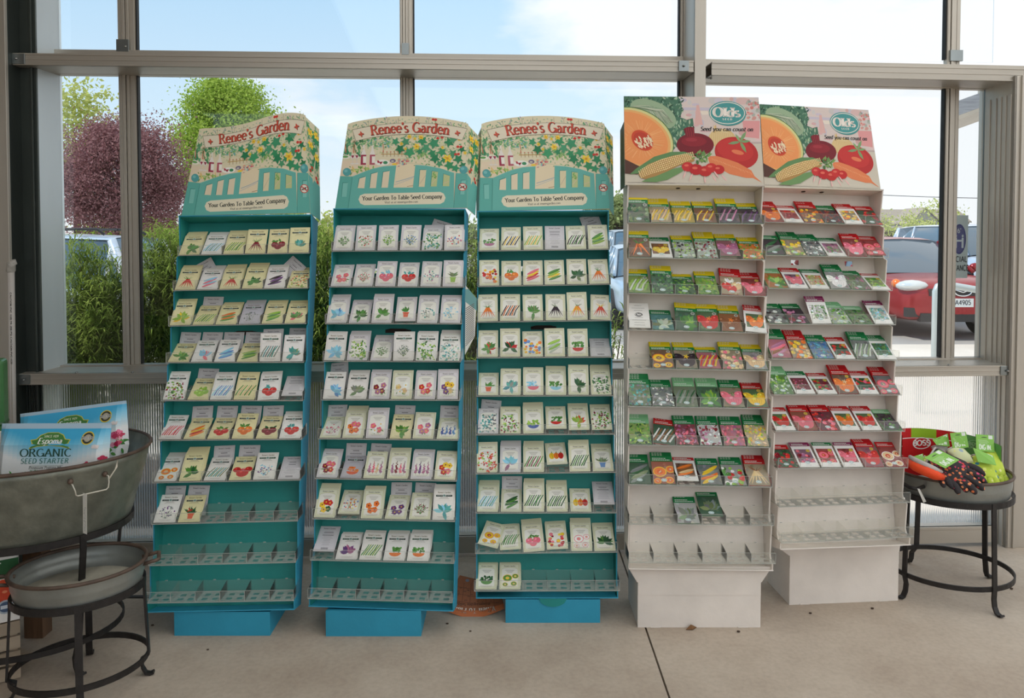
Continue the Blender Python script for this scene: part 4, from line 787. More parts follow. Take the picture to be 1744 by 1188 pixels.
# ------------------------------------------------------------------ header cards
def ivy(a, x, y, r, col, rot=0):
    pts = []
    for k in range(10):
        q = r*(1 if k % 2 == 0 else .5); t = R(rot+36*k); pts.append((x+q*math.cos(t), y+q*math.sin(t)))
    a.poly(pts, col)
def bloom(a, x, y, r, col):
    for j in range(6): a.leaf(x, y, r, r*.55, 60*j+rng.uniform(-10,10), jit(col, 12), j > 0)
    a.ell(x, y, r*.25, r*.25, (214,150,40), 8)
def arc_top(X): return 55+90*((X-800)/700)**2
def garden_art():
    a = Art(up=-1); U = rng.uniform; GR = (62,138,92); CR = (224,212,180)
    def ok(X, Y): return 40 < X+ (1090-Y)*0 < 1480 and Y > arc_top(X)+22
    # trellis strip along the top
    for k in range(300):
        X, Y = U(150, 1480), U(60, 330); 
        if ok(X, Y) and Y > arc_top(X)+22: a.leaf(X, Y, U(14,34), U(6,14), U(0,360), jit(rng.choice([(96,158,130),(120,170,140),(86,140,110),(160,150,170),(150,180,150)]), 14))
    for X in (385,600,720,950,1060,1220): a.line([(X, arc_top(X)+16), (X-2, arc_top(X)+90)], 3, (120,120,110))
    # chard, hedges and small plants on the left
    for k in range(70):
        X, Y = U(75, 330), U(330, 520); a.leaf(X, Y, U(30,80), U(16,30), U(-120,-60), jit(rng.choice([(70,140,96),(96,160,110),(60,120,80)]), 14))
    for X in (130, 215, 235, 550): a.line([(X, 470), (X+U(-6,6), 400), (X+U(-26,26), 330)], 10, (196,92,62), 4)
    for k in range(46):
        X, Y = U(340, 640), U(300, 400); a.leaf(X, Y, U(30,60), U(14,24), U(0,360), jit(rng.choice([(96,160,104),(130,180,120),(110,170,175)]), 14))
    for k in range(40): a.leaf(U(440,800), U(400,500), U(12,30), U(6,12), U(0,360), jit((190,196,140), 16))
    a.rect(525, 482, 815, 492, (196,160,96))
    for X in range(550, 810, 42): a.line([(X, 462), (X, 516)], 5, (150,110,70)); a.ell(X, 462, 9, 7, (196,120,90), 7)
    # table
    a.poly([(45,560),(470,545),(905,600),(905,700),(60,730)], (228,208,180)); a.ell(125, 515, 56, 24, (236,230,214), 16); a.ell(122, 512, 34, 13, (104,160,90), 12)
    for X in (205, 252): a.ell(X, 512, 24, 26, (236,224,216), 12); a.poly([(X-18,498),(X+20,498),(X+2,534)], (150,46,66)); a.line([(X,535),(X,590)], 5, (214,206,204)); a.ell(X, 592, 26, 7, (228,220,212), 10)
    for X, c in ((330, (158,48,74)), (430, (176,84,98))):
        a.poly([(X-32,605),(X+30,605),(X+30,490),(X+12,440),(X+9,380),(X-9,380),(X-12,440),(X-32,490)], (232,224,214)); a.poly([(X-34,605),(X+26,605),(X+26,585),(X-8,585),(X-8,510),(X+30,510),(X+30,492),(X-30,492)], c)
        a.rect(X-2, 520, X+24, 575, (240,234,222))
    a.ell(540, 582, 82, 34, (240,236,226), 18); a.poly([(480,560),(500,556),(512,580),(490,588)], (176,50,66)); a.poly([(500,575),(548,570),(524,604)], (150,42,60)); a.ell(575, 582, 26, 18, GR, 10)
    a.ell(658, 562, 34, 22, (118,104,130), 12); a.ell(655, 566, 18, 10, (200,196,180), 10); a.ell(680, 600, 34, 12, (240,200,60), 10)
    for k in range(26): a.ell(U(705,835), U(540,640), U(8,18), U(7,13), jit(rng.choice([(206,104,110),(230,150,120),(160,90,120),(150,190,180),(236,140,90)]), 10), 8)
    for k in range(46): a.leaf(U(170,440), U(630,690), U(20,50), U(12,22), U(0,360), jit(rng.choice([(150,180,96),(206,196,120),(120,160,80),(226,190,120)]), 14))
    # path beyond the gate
    a.poly([(470,870),(1300,870),(1300,640),(910,572),(690,640),(240,720)], (230,212,178))
    a.line([(690,800),(800,770),(1030,700)], 8, (160,176,182)); a.line([(680,830),(880,760)], 5, (176,186,188)); a.line([(820,850),(900,838)], 5, (150,110,70))
    for k in range(30): a.leaf(U(870,1060), U(450,560), U(30,60), U(14,24), U(-140,-40), jit(rng.choice([(150,190,110),(180,200,130),(120,170,100)]), 14))
    for k in range(520):
        X, Y = U(90, 1490), U(150, 560)
        if X > 780 or Y < 420: a.leaf(X, Y, U(18,44), U(8,17), U(0,360), jit(rng.choice([(120,170,120),(150,190,140),(96,156,110),(200,206,160),(180,196,150)]), 14), k % 3 > 0)
    # creeper with big leaves and yellow flowers
    for k in range(60): a.line([(U(700,1490), U(300,640)), (U(700,1490), U(300,640))], 2, jit((150,180,140)), hold=k > 0) if k % 6 == 0 else a.leaf(U(840,1490), U(290,690), U(16,40), U(8,16), U(0,360), jit((110,168,110), 20))
    for X, Y, r in ((690,350,50),(740,430,62),(845,470,70),(800,350,58),(990,340,64),(1120,370,72),(1030,420,60),(1290,360,62),(1210,470,60),(1330,490,58),(1130,540,64),(1100,480,52),(1390,550,60),(1290,620,64),(1360,650,52),(1180,600,46),(1430,440,44),(1330,330,50),(1440,620,46),(1230,560,40),(960,460,44)): ivy(a, X, Y, r, jit(rng.choice([(44,128,84),(58,146,98),(80,156,110)]), 8), U(0,36))
    for X, Y, r in ((925,405,42),(1270,540,56),(845,292,30),(975,300,34),(755,372,24),(800,428,20),(1215,418,22),(905,315,22),(1465,480,24),(1400,330,18)): bloom(a, X, Y, r, (244,206,66))
    for X, Y in ((1385,410),(1420,412),(1360,495),(1392,492),(1210,303),(1162,312),(1110,98),(1138,102),(1430,640)): a.ell(X, Y, 17, 14, (206,56,44), 10)
    # gate, posts and balls
    TE = (96,172,160); TD = (66,140,130); TL = (126,192,180); SEA = (104,178,166)
    g = [(0,1092),(40,735)]
    a.poly([(8,1090),(55,730),(205,735),(190,860),(158,1090)], TE)
    a.poly([(158,1090),(205,740),(300,700),(420,655),(560,625),(697,617),(668,862),(885,862),(912,612),(1040,622),(1200,655),(1345,705),(1340,1088)], SEA)
    a.poly([(1338,1088),(1365,705),(1520,712),(1492,1086)], TE)
    for P in ([(265,865),(285,760),(355,738),(340,868)], [(400,866),(418,710),(490,690),(470,866)], [(532,862),(552,690),(625,676),(605,862)]): a.poly([(x-7, y-6) for x, y in P], TD); a.poly(P, (226,210,180))
    for P in ([(950,855),(965,668),(1035,668),(1015,856)], [(1085,852),(1100,682),(1165,692),(1150,852)], [(1218,848),(1228,714),(1297,736),(1290,850)]): a.poly([(x-6, y-6) for x, y in P], TD); a.poly(P, (222,208,170) if P[0][0] < 1000 else (190,196,140)); a.line([(P[0][0]+8, P[0][1]-30), (P[2][0]-8, P[2][1]+60)], 8, (206,190,160))
    for k in range(10): a.leaf(U(1105,1140), U(700,760), 26, 14, U(0,360), jit((120,170,90)))
    for X, Y in ((143,685),(1450,668)): a.ell(X, Y, 47, 45, (84,160,160), 20); a.ell(X-12, Y-12, 20, 17, (120,186,184), 12)
    for x0, y0, x1, y1 in ((78,800,150,960),(1405,780,1470,940)): a.poly([(x0+14,y0),(x1,y0),(x1-14,y1),(x0,y1)], TD); a.poly([(x0+20,y0+8),(x1+4,y0+6),(x1-12,y1),(x0+6,y1)], TL)
    a.line([(205,740),(158,1088)], 4, TD); a.line([(1365,706),(1340,1088)], 4, TD); a.line([(205,738),(300,700),(420,655),(560,625),(697,617)], 5, TL); a.line([(912,612),(1040,622),(1200,655),(1345,705)], 5, TL)
    a.ell(1437, 860, 50, 42, (200,64,50), 20); a.ell(1437, 860, 42, 35, (232,224,208), 20); text(a, 'GMO', 1437, 874, 30, (40,50,50), .22, .16, False, 0, True); a.line([(1405,835),(1470,886)], 8, (200,64,50))
    # sign plate
    a.poly([(340,928),(1190,912),(1228,930),(1250,975),(1232,1022),(1190,1044),(340,1054),(296,1036),(274,990),(292,948)], (230,220,192))
    sl = lambda c: (-.022*(c-760), -.022)
    text(a, 'Your Garden To Table Seed Company', 765, 992, 44, (44,52,48), .21, .1, True, 0, True, .05, .97, sl)
    text(a, 'Visit us at reneesgarden.com', 755, 1032, 23, (70,76,70), .16, .1, True, .1, True, .06, 1.0, sl)
    # banner
    top = lambda X: 205-72*(1-((X-845)/640)**2); n = 16
    up_ = [(200+1290*k/n, top(200+1290*k/n)) for k in range(n+1)]; lo = [(240+1195*k/n, top(200+1290*k/n)+132) for k in range(n+1)]
    a.poly(up_+lo[::-1], (120,110,96)); a.poly([(x+4 if x < 845 else x-4, y+4) for x, y in up_]+[(x+3 if x < 845 else x-3, y-4) for x, y in lo[::-1]], (228,216,192))
    fn = lambda c: (80-72*(1-((c-845)/640)**2)-5, math.atan(2*72*(c-845)/640**2))
    for dx, dy, cc in ((5,6,(60,44,40)), (0,0,(206,84,62))):
        text(a, "Renee's Garden", 850+dx, 238+dy, 112, cc, .2, .08, True, 0, True, .03, .94, fn)
        for X in (300, 1380):
            Y = 238+fn(X)[0]-36
            for t in range(4): a.leaf(X+dx, Y+dy, 34, 20, 90*t-8, cc, True)
    return a
def seeds_art():
    a = Art(clip=(-40, 58, 1760, 1092), up=-1); U = rng.uniform
    a.rect(-40, 58, 1760, 1092, (214,196,188))
    for k in range(40): a.ell(U(700,1650), U(70,560), U(20,90), U(10,50), jit(rng.choice([(220,184,180),(206,196,196),(224,206,192),(214,170,168),(198,190,200)]), 8), 10, hold=k > 0 and False)
    a.rect(760, 190, 1100, 225, (196,186,198)); a.poly([(890,400),(915,160),(945,160),(990,400)], (218,172,164))
    for k in range(46): a.ell(U(1490,1690), U(90,330), U(10,26), U(10,22), jit(rng.choice([(206,120,112),(170,170,160),(214,150,140),(150,156,140)]), 10), 9)
    a.poly([(1460,345),(1680,345),(1660,560),(1480,540)], (222,152,150)); a.rect(1430, 600, 1760, 640, (190,170,164)); a.poly([(1000,640),(1760,620),(1760,1092),(0,1092),(0,1000)], (206,196,178))
    # cabbage
    a.poly([(40,58),(700,58),(735,130),(745,240),(720,310),(800,340),(870,320),(880,400),(800,470),(740,560),(690,640),(640,700),(40,700)], (70,112,88))
    for k in range(240):
        X, Y = U(60,735), U(64,330); a.leaf(X, Y, U(26,64), U(12,28), U(0,360), jit(rng.choice([(40,76,60),(78,120,92),(128,160,132),(52,92,70),(160,182,152)]), 12))
    for k in range(110):
        X, Y = U(590,860), U(330,660)
        if X < 880-max(0, Y-420)*.85: a.leaf(X, Y, U(30,70), U(10,26), U(50,130), jit(rng.choice([(58,104,80),(140,168,136),(96,140,110),(170,188,158)]), 12))
    a.ell(400, 270, 290, 150, (150,172,138), 24, 24)
    for k in range(60):
        t = k/59; a.line([(150+40*t, 180+10*t), (320+200*t, 180+60*t+U(-20,20)), (440+200*t, 420-60*t+U(-20,20))], 5, jit(rng.choice([(206,208,184),(110,140,108),(190,196,168)]), 10), 2)
    # melon
    a.ell(190, 560, 470, 345, (90,120,70), 40, 25); a.ell(188, 562, 462, 337, (212,206,140), 40, 25); a.ell(182, 566, 440, 315, (232,172,104), 40, 25); a.ell(175, 568, 415, 292, (236,150,88), 40, 25)
    for k in range(70):
        t = R(U(0,360)); a.line([(230+150*math.cos(t), 590+130*math.sin(t)), (200+330*math.cos(t), 580+230*math.sin(t))], 4, jit((244,176,116), 12), 2)
    a.ell(265, 595, 145, 105, (206,72,40), 26, 42); a.ell(270, 598, 120, 84, (190,60,36), 22, 42)
    for k in range(46):
        t = R(U(0,360)); q = math.sqrt(U(0,1)); X = 285+105*q*math.cos(t); Y = 610+78*q*math.sin(t); a.ell(X, Y, 21, 8, jit((238,214,176), 10), 8, U(35,80))
    a.poly([(40,820),(220,900),(330,940),(200,1000),(40,990)], (86,52,40))
    # onion
    a.ell(1215, 560, 160, 115, (216,184,128), 24)
    for k in range(12): a.line([(1130,430), (1080+22*k, 500), (1070+26*k, 640)], 4, (236,214,166), 3)
    a.leaf(1125, 500, 110, 30, -80, (206,170,110)); a.leaf(1135, 480, 90, 20, -100, (226,196,140))
    # beet
    a.ell(895, 640, 222, 140, (120,22,34), 32); a.poly([(790,560),(760,450),(800,430),(840,424),(885,430),(890,520),(960,560)], (118,22,34))
    for X in (790, 815, 842, 868): a.line([(X,440),(X+14,540)], 7, (160,44,54))
    a.ell(880, 600, 150, 62, (142,28,40), 24); a.ell(850, 580, 70, 22, (160,44,54), 16)
    # tomato
    a.ell(1385, 735, 262, 190, (186,42,40), 36, 12); a.ell(1370, 700, 220, 130, (198,50,46), 30, 12); a.ell(1400, 725, 75, 26, (228,120,80), 18, 14)
    for l, w, t in ((150,44,-60),(150,40,170),(110,34,-120),(150,44,60),(130,36,-5)): a.leaf(1430, 600, l, w, t, jit((130,160,110), 8))
    # carrot
    a.poly([(1045,800),(1070,775),(1140,770),(1250,800),(1400,850),(1560,940),(1600,1010),(1690,1085),(1580,1030),(1500,1030),(1300,985),(1180,920),(1060,850)], (226,128,80))
    for k in range(22): X = 1090+22*k; a.line([(X, 800+.36*(X-1090)), (X+U(10,30), 806+.36*(X-1090)+U(6,30))], 6, jit((240,166,116), 8), 2)
    # corn
    a.poly([(110,1000),(190,930),(400,790),(600,730),(760,725),(880,760),(800,800),(300,980)], (96,136,84)); a.poly([(250,1085),(500,960),(760,900),(740,960),(560,1060),(420,1092)], (110,146,90))
    for dx in (0, 1): a.poly([(215,1000),(240,960),(330,880),(480,820),(640,770),(800,755),(870,790),(885,830),(850,850),(700,890),(560,960),(420,1020),(300,1055),(240,1040)], (120,86,50) if not dx else (176,134,76))
    for i in range(6):
        for j in range(30):
            t = j/29; X = 235+635*t; Y = 1000-235*t**.82; wd = 26*(1 - abs(t-.45)*.75); off = (i-2.5)*wd*.86
            a.ell(X+off*.38, Y+off*1.0, 8.6, wd*.34, jit((244,216,156), 10), 7, -25, hold=not (i == 0 and j == 0) and j % 2 == 1)
    # radishes
    for X, Y, r in ((800,905,70),(900,935,82),(1010,955,78),(1080,915,70),(1170,935,68)): a.ell(X, Y, r, r*.8, jit((196,40,40), 8), 18); a.ell(X-14, Y-16, r*.4, r*.2, (226,104,84), 10)
    for X, Y, t in ((780,950,110),(860,980,115),(1000,1010,85),(1090,990,60),(1110,950,55),(1200,990,50)): a.leaf(X, Y, 110, 20, t, (236,186,180))
    for k in range(30): a.leaf(U(880,1040), U(750,850), U(40,80), U(16,30), U(0,360), jit(rng.choice([(96,136,70),(130,160,90),(70,110,60)]), 10))
    # oval badge
    a.ell(1288, 264, 215, 146, (60,128,124), 36, 3); a.ell(1283, 255, 222, 146, (70,146,144), 40, 3); a.ring(1281, 255, 210, 134, 9, (234,222,208), 40)
    text(a, 'Olds', 1276, 300, 112, (238,226,214), .3, .1, True, 0, True, .06, 1.12); text(a, 'SEED', 1285, 340, 20, (238,226,214), .22, .2, False, 0, True, .35, 1.5)
    text(a, 'Seed you can count on', 1272, 472, 48, (46,42,44), .22, .12, True, .22, True, .05, 1.04)
    return a
# ------------------------------------------------------------------ racks
def cardboard(name, col, rough=.62):
    return mat(name, col, rough, noise=.12, nscale=5, bump=.08, bscale=40)
M_BLUE = cardboard('blue_cardboard', (44,150,180)); M_TEAL = cardboard('teal_cardboard', (30,138,132)); M_WHITE = cardboard('white_cardboard', (232,222,212)); M_SLOT = mat('dark_slot', (52,40,34), .8)
def plastic(name, milk, tint):
    m = bpy.data.materials.new(name); m.use_nodes = True; t = m.node_tree; t.nodes.clear()
    o = t.nodes.new('ShaderNodeOutputMaterial'); tr = t.nodes.new('ShaderNodeBsdfTransparent'); tr.inputs[0].default_value = (*lin(tint), 1)
    df = t.nodes.new('ShaderNodeBsdfDiffuse'); df.inputs[0].default_value = (*lin((236,236,230)), 1); gl = t.nodes.new('ShaderNodeBsdfGlossy'); gl.inputs['Roughness'].default_value = .12
    lw = t.nodes.new('ShaderNodeLayerWeight'); lw.inputs[0].default_value = .06
    a = t.nodes.new('ShaderNodeMixShader'); a.inputs[0].default_value = milk; t.links.new(tr.outputs[0], a.inputs[1]); t.links.new(df.outputs[0], a.inputs[2])
    b = t.nodes.new('ShaderNodeMixShader'); t.links.new(lw.outputs['Fresnel'], b.inputs[0]); t.links.new(a.outputs[0], b.inputs[1]); t.links.new(gl.outputs[0], b.inputs[2]); t.links.new(b.outputs[0], o.inputs[0])
    return m
M_CLEAR = plastic('clear_plastic', .045, (253,253,252)); M_MILKY = plastic('milky_plastic', .2, (250,250,248)); M_EDGE = plastic('plastic_edge', .35, (238,238,234))
def tray_mesh():
    b = MB(); w = .28; d = .084; t = .0012; P = 2*w/6
    b.box(-w, w, -t, 0, 0, .041, m=0); b.box(-w, w, d, d+t, 0, .046, m=0)
    for k in range(7):
        x = -w+P*k; x = min(x, w-t)
        b.prism([(x,0,0),(x,d,0),(x,d,.046),(x,d*.82,.046),(x,.004,.036),(x,0,.036)], (t,0,0), m=0)
        b.box(x-.0004, x+t+.0004, -t-.0006, -t, 0, .037, m=2)
    for k in range(6):
        x0 = -w+P*k+t; x1 = x0+P-t; hs = [(x0+.014, x0+.036), (x0+.054, x0+.076)]
        for y0, y1 in ((0,.014),(.034,.048),(.068,d)): b.box(x0, x1, y0, y1, 0, t, m=1)
        for y0, y1 in ((.014,.034),(.048,.068)):
            for u0, u1 in ((x0, hs[0][0]), (hs[0][1], hs[1][0]), (hs[1][1], x1)): b.box(u0, u1, y0, y1, 0, t, m=1)
        b.box(x0+P*.4, x0+P*.5, d-.0008, d+t+.0008, .046, .0485, m=2)
    b.box(-w, w, -t-.0008, .003, -.0014, .0014, m=2); b.box(-w, w, -t-.0003, .0003, .0405, .0416, m=2)
    return b.mesh('tray', [M_CLEAR, M_MILKY, M_EDGE])
TRAY = tray_mesh()
TRAYS = {1: [(-0.268,1.359,0.278,1.364),(-0.275,1.21,0.278,1.215),(-0.281,1.063,0.277,1.067),(-0.278,0.914,0.275,0.909),(-0.283,0.763,0.279,0.756),(-0.288,0.609,0.283,0.605),(-0.292,0.448,0.284,0.45),(-0.281,0.294,0.282,0.298),(-0.277,0.144,0.281,0.147),(-0.276,0.011,0.281,0.011)],
2: [(-0.275,1.362,0.284,1.368),(-0.277,1.212,0.284,1.215),(-0.282,1.059,0.279,1.065),(-0.281,0.907,0.281,0.913),(-0.278,0.753,0.281,0.761),(-0.281,0.601,0.28,0.607),(-0.283,0.449,0.279,0.452),(-0.282,0.298,0.277,0.302),(-0.28,0.146,0.279,0.15),(-0.28,0.007,0.277,0.01)],
3: [(-0.274,1.359,0.279,1.363),(-0.276,1.208,0.279,1.215),(-0.278,1.059,0.28,1.064),(-0.28,0.912,0.28,0.913),(-0.28,0.757,0.278,0.757),(-0.281,0.603,0.28,0.604),(-0.281,0.45,0.281,0.455),(-0.28,0.299,0.279,0.299),(-0.282,0.146,0.28,0.15),(-0.286,0.006,0.284,0.007)],
4: [(-0.279,1.323,0.277,1.329),(-0.279,1.18,0.278,1.182),(-0.28,1.036,0.281,1.034),(-0.279,0.89,0.28,0.886),(-0.278,0.738,0.281,0.738),(-0.28,0.59,0.281,0.59),(-0.28,0.442,0.278,0.44),(-0.281,0.292,0.279,0.29),(-0.281,0.144,0.281,0.147),(-0.283,0.003,0.283,0.006)],
5: [(-0.275,1.283,0.269,1.284),(-0.278,1.141,0.275,1.144),(-0.276,1.003,0.28,1.003),(-0.282,0.856,0.282,0.859),(-0.28,0.715,0.283,0.711),(-0.278,0.572,0.284,0.569),(-0.28,0.428,0.283,0.423),(-0.281,0.284,0.282,0.278),(-0.284,0.138,0.28,0.143),(-0.285,0.003,0.282,0.01)]}
HEADS = {1: [(-.268,1.532),(.274,1.538),(.232,1.945),(-.222,1.93)], 2: [(-.272,1.546),(.288,1.549),(.281,1.925),(-.240,1.922)], 3: [(-.272,1.532),(.282,1.538),(.269,1.921),(-.263,1.919)],
         4: [(-.292,1.492),(.280,1.500),(.268,1.866),(-.296,1.857)], 5: [(-.269,1.443),(.265,1.449),(.237,1.8),(-.269,1.799)]}
RLAB = {1: 'leftmost teal cardboard seed rack leaning back, its two bottom trays empty', 2: 'middle teal cardboard seed rack, one empty tray at the bottom', 3: 'rightmost teal cardboard seed rack, packets even in its bottom tray',
        4: 'left white cardboard seed rack, two packets in its lowest filled tray', 5: 'right white cardboard seed rack beside the tray of gloves'}
GARDEN = garden_art(); SEEDS = seeds_art()
FRAMES = {}
for r, D in RACKS.items():
    tx, ty, tz, yaw, lean, roll = D['q']; tz += .024; teal = r < 4; dv = D['dv']
    Mr = Matrix.Rotation(yaw, 4, 'Z') @ Matrix.Rotation(-lean, 4, 'X') @ Matrix.Rotation(roll, 4, 'Y')
    bx0, bx1, by, bd = D['base']; bc = ((bx0+bx1)/2, by+bd/2, 0)
    root = empty('seed_display_rack', bc); tag(root, RLAB[r], 'display rack')
    Mloc = Matrix.Translation(Vector((tx, ty, tz))-Vector(bc)) @ Mr; FRAMES[r] = Matrix.Translation((tx, ty, tz)) @ Mr
    MO, MI = (M_BLUE, M_TEAL) if teal else (M_WHITE, M_WHITE)
    H = HEADS[r][0][1]-.002; wi = .28; D_ = .118; b = MB()
    zs = [(t[1]+t[3])/2 for t in TRAYS[r]][::-1]
    for s in (-1, 1):
        out = [(.022, -.022)]
        for z in zs: out += [(.016, z-.006), (.034, z+.004), (.04, z+.028)]
        out += [(.002, H), (D_, H), (D_, -.022)]
        x0 = s*wi-(.004 if s > 0 else 0)
        b.prism([(x0, y, z) for y, z in out], (.004, 0, 0), m=0)
        # inner liner a hair inside the outer sheet
        xi = s*(wi-.0052)
        b.prism([(xi, y+.0015, z) for y, z in out[:-2]]+[(xi, D_-.004, H-.001), (xi, D_-.004, -.02)], (.0012, 0, 0), m=1)
    holes = [(1.288 if teal else 1.12, .022, [(-.115, -.078), (.135, .172)]), (1.035 if teal else 1.265, .014, [(-.055, .055)] if teal else [])]
    zc = [-.022]; bands = []
    for z, hh, hx in sorted(holes): bands += [(zc[-1], z, []), (z, z+hh, hx)]; zc.append(z+hh)
    bands.append((zc[-1], H, []))
    for z0, z1, hx in bands:
        xs = [-wi+.006] + [v for h in hx for v in h] + [wi-.006]
        for i in range(0, len(xs), 2): b.box(xs[i], xs[i+1], .1, .104, z0, z1, m=1)
    b.box(-wi, wi, D_-.004, D_, -.022, .15, m=0)
    b.box(-wi, wi, 0, D_, H-.001, H+.003, m=0); b.box(-wi+.006, wi-.006, .004, .1, H-.004, H-.001, m=1); b.box(-wi, wi, .016, D_, -.026, -.022, m=0)
    b.build('body', [MO, MI], root, M=Mloc)
    if not teal:
        hm = MB()
        for x in (-.06, .025): hm.lathe([(.0, 0), (.009, 0), (.009, .002), (0, .002)], 12, T=Matrix.Translation((x, .06, H-.0065)))
        hm.build('hang_hole', M_SLOT, root, M=Mloc)
    if teal: hm = MB(); hm.box(-.06, .06, .1045, .112, 1.03, 1.055); hm.tube([(-.05,.1,1.046),(-.03,.093,1.05),(.03,.093,1.05),(.05,.1,1.046)], .003, 6); hm.build('carry_handle', M_SLOT, root, M=Mloc)
    # trays
    for i, (xl, zl, xr, zr) in enumerate(TRAYS[r]):
        o = bpy.data.objects.new('tray', TRAY); C.objects.link(o); o.parent = root
        Mt = Mloc @ Matrix.Translation(((xl+xr)/2, 0, (zl+zr)/2)) @ Matrix.Rotation(-math.atan2(zr-zl, xr-xl), 4, 'Y') @ Matrix.Rotation(lean, 4, 'X') @ Matrix.Diagonal(((xr-xl)/.56, 1, 1, 1))
        o.matrix_local = Mt
    # header card
    q = HEADS[r]
    def quad(u, v, q=q):
        a = (q[0][0]+(q[1][0]-q[0][0])*u, q[0][1]+(q[1][1]-q[0][1])*u); c = (q[3][0]+(q[2][0]-q[3][0])*u, q[3][1]+(q[2][1]-q[3][1])*u)
        return a[0]+(c[0]-a[0])*v, a[1]+(c[1]-a[1])*v
    hb = MB()
    if teal:
        def mp_(X, Y, quad=quad):
            lx = 10+(1090-Y)/950*140; rx = 1490+(1090-Y)/950*10; return quad(min(1, max(0, (X-lx)/(rx-lx))), (1090-Y)/950)
        def warp(X, Y, r=r, mp_=mp_):
            x, z = mp_(X, Y)
            if r == 1: v = max(0, (1090-Y)/950); t = (x+.25)/.5; z += v*(-.03*math.sin(PI*min(1, max(0, t))*1.6)+.03*max(0, t-.5))
            return x, z
        n = 24; top = [(150+1350*k/n, arc_top(150+1350*k/n)+(0 if 0 < k < n else 6)) for k in range(n+1)]
        outline = [(10, 1090)]+[(10+140*k/8, 1090-(1090-arc_top(150))*k/8) for k in range(1, 8)]+top+[(1500-10*k/8, arc_top(1500)+(1090-arc_top(1500))*k/8) for k in range(1, 8)]+[(1490, 1090)]
        pts = [warp(*p) for p in outline]
        hb.prism([(x, 0, z) for x, z in pts], (0, .004, 0), (224,212,180))
        art = GARDEN; art.fn = warp; art.onto(hb, lambda x, z: (x, 0, z), Vector((0, -1, 0)))
        # folded side wings with the same picture
        for s in (-1, 1):
            pb = pts[-1] if s > 0 else pts[0]; pt = warp(1500 if s > 0 else 150, arc_top(1500)+20)
            ox, oy = (.033, .07) if s > 0 else (.02, .075)
            A0 = Vector((pb[0], .001, pb[1])); A1 = Vector((pt[0], .001, pt[1])); B0 = A0+Vector((s*ox*.8, oy, -.012)); B1 = A1+Vector((s*ox*1.35, oy, -.03))
            nn = (A1-A0).cross(B0-A0).normalized()*(-s)
            if nn.y > 0: nn = -nn
            hb.prism([A0, A1, B1, B0], -nn*.003, (214,204,172))
            w = Art(); U = rng.uniform; w.fn = lambda x, y: (min(1, max(0, x)), min(1, y/4.6))
            for k in range(110): w.leaf(U(.0,.95), U(1.9,4.4), U(.14,.3), U(.06,.14), U(0,360), jit(rng.choice([(70,148,100),(110,170,120),(60,130,90),(150,180,140)]), 10))
            for k in range(8): ivy(w, U(.25,.8), U(2.3,4.2), U(.22,.34), jit((50,138,92), 8), U(0,60))
            for X, Y in ((.3,4.0),(.75,4.1),(.3,3.4),(.75,3.0)): bloom(w, X, Y, .24, (244,206,66))
            for X, Y in ((.2,2.1),(.35,2.3),(.7,1.95),(.8,1.8)): w.ell(X, Y, .09, .09, (206,56,44), 8)
            w.poly([(0,0),(1,0),(1,1.66),(0,1.84)], (104,176,166)); w.poly([(.25,.55),(.7,.55),(.7,1.38),(.25,1.47)], (82,152,146)); w.poly([(.32,.55),(.74,.55),(.74,1.33),(.32,1.42)], (124,190,182))
            w.onto(hb, lambda u, v, A0=A0, A1=A1, B0=B0, B1=B1: (A0+(B0-A0)*u)*(1-v)+(A1+(B1-A1)*u)*v, nn)
    else:
        pts = [quad(0,0), quad(1,0), quad(1,1), quad(0,1)]
        hb.prism([(x, 0, z) for x, z in [(pts[0][0], pts[0][1]-.012), (pts[1][0], pts[1][1]-.012)]+pts[2:]], (0, .004, 0), (206,196,178))
        art = SEEDS; art.clip = None
        art.fn = lambda X, Y, quad=quad: quad(min(1, max(0, (X-(55))/(1655+ (Y-60)/1030*55 - 55))), min(1, max(0, (1090-Y)/1030)))
        art.onto(hb, lambda x, z: (x, 0, z), Vector((0, -1, 0)))
        hb.prism([(pts[0][0], .004, pts[0][1]-.02), (pts[0][0]-.006, .07, pts[0][1]-.02), (pts[0][0]-.006, .07, pts[0][1]+.24), (pts[0][0], .004, pts[0][1]+.26)], (-.002,0,0), (70,84,66))
    hb.build('header_card', M_PAPER, root, M=Mloc)
    # base: sloped seat under the leaning body, propped up behind
    bb = MB(); yl = by-bc[1]; sl = math.tan(lean); zt = tz-.03-(by-ty)*sl
    prof = [(yl, 0), (yl, zt), (yl+.112, zt-.112*sl), (yl+.118+.42*sl+.01, zt-.03+.42), (yl+.135+.42*sl, zt-.03+.42), (yl+bd, .16), (yl+bd, 0)]
    hw = (bx1-bx0)/2
    byaw = 0 if teal else (0 if r == 4 else yaw*.55)
    if teal: bb.prism([(-hw, y, z) for y, z in prof], (2*hw, 0, 0))
    else:
        bb.prism([(-hw, y, z) for y, z in [(yl, 0), (yl, zt-.05)]+[(yl+.112, zt-.05-.0*sl)]+prof[3:]], (2*hw, 0, 0))
        fl = .278; off = (tx-bc[0]); zf = zt+.012
        bb.prism([(-hw, yl-.0015, zt-.1), (-hw, yl-.0015, zt-.05), (off-fl, yl-.0015, zf), (off+fl, yl-.0015, zf), (hw, yl-.0015, zt-.05), (hw, yl-.0015, zt-.1)], (0, .003, 0))
        for s in (-1, 1): bb.prism([(s*hw, yl, zt-.05), (off+s*fl, yl, zf), (off+s*fl, yl+.11, zf-.11*sl), (s*hw, yl+.11, zt-.05)], (s*.003, 0, 0))
        for x in (-.17, .17): bb.box(x-.02, x+.02, yl-.004, yl-.0015, 0, .006)
    bo = bb.build('base', [MO], root, M=Matrix.Rotation(byaw, 4, 'Z'))
    bm_ = bo.modifiers.new('bevel', 'BEVEL'); bm_.width = .003; bm_.segments = 2
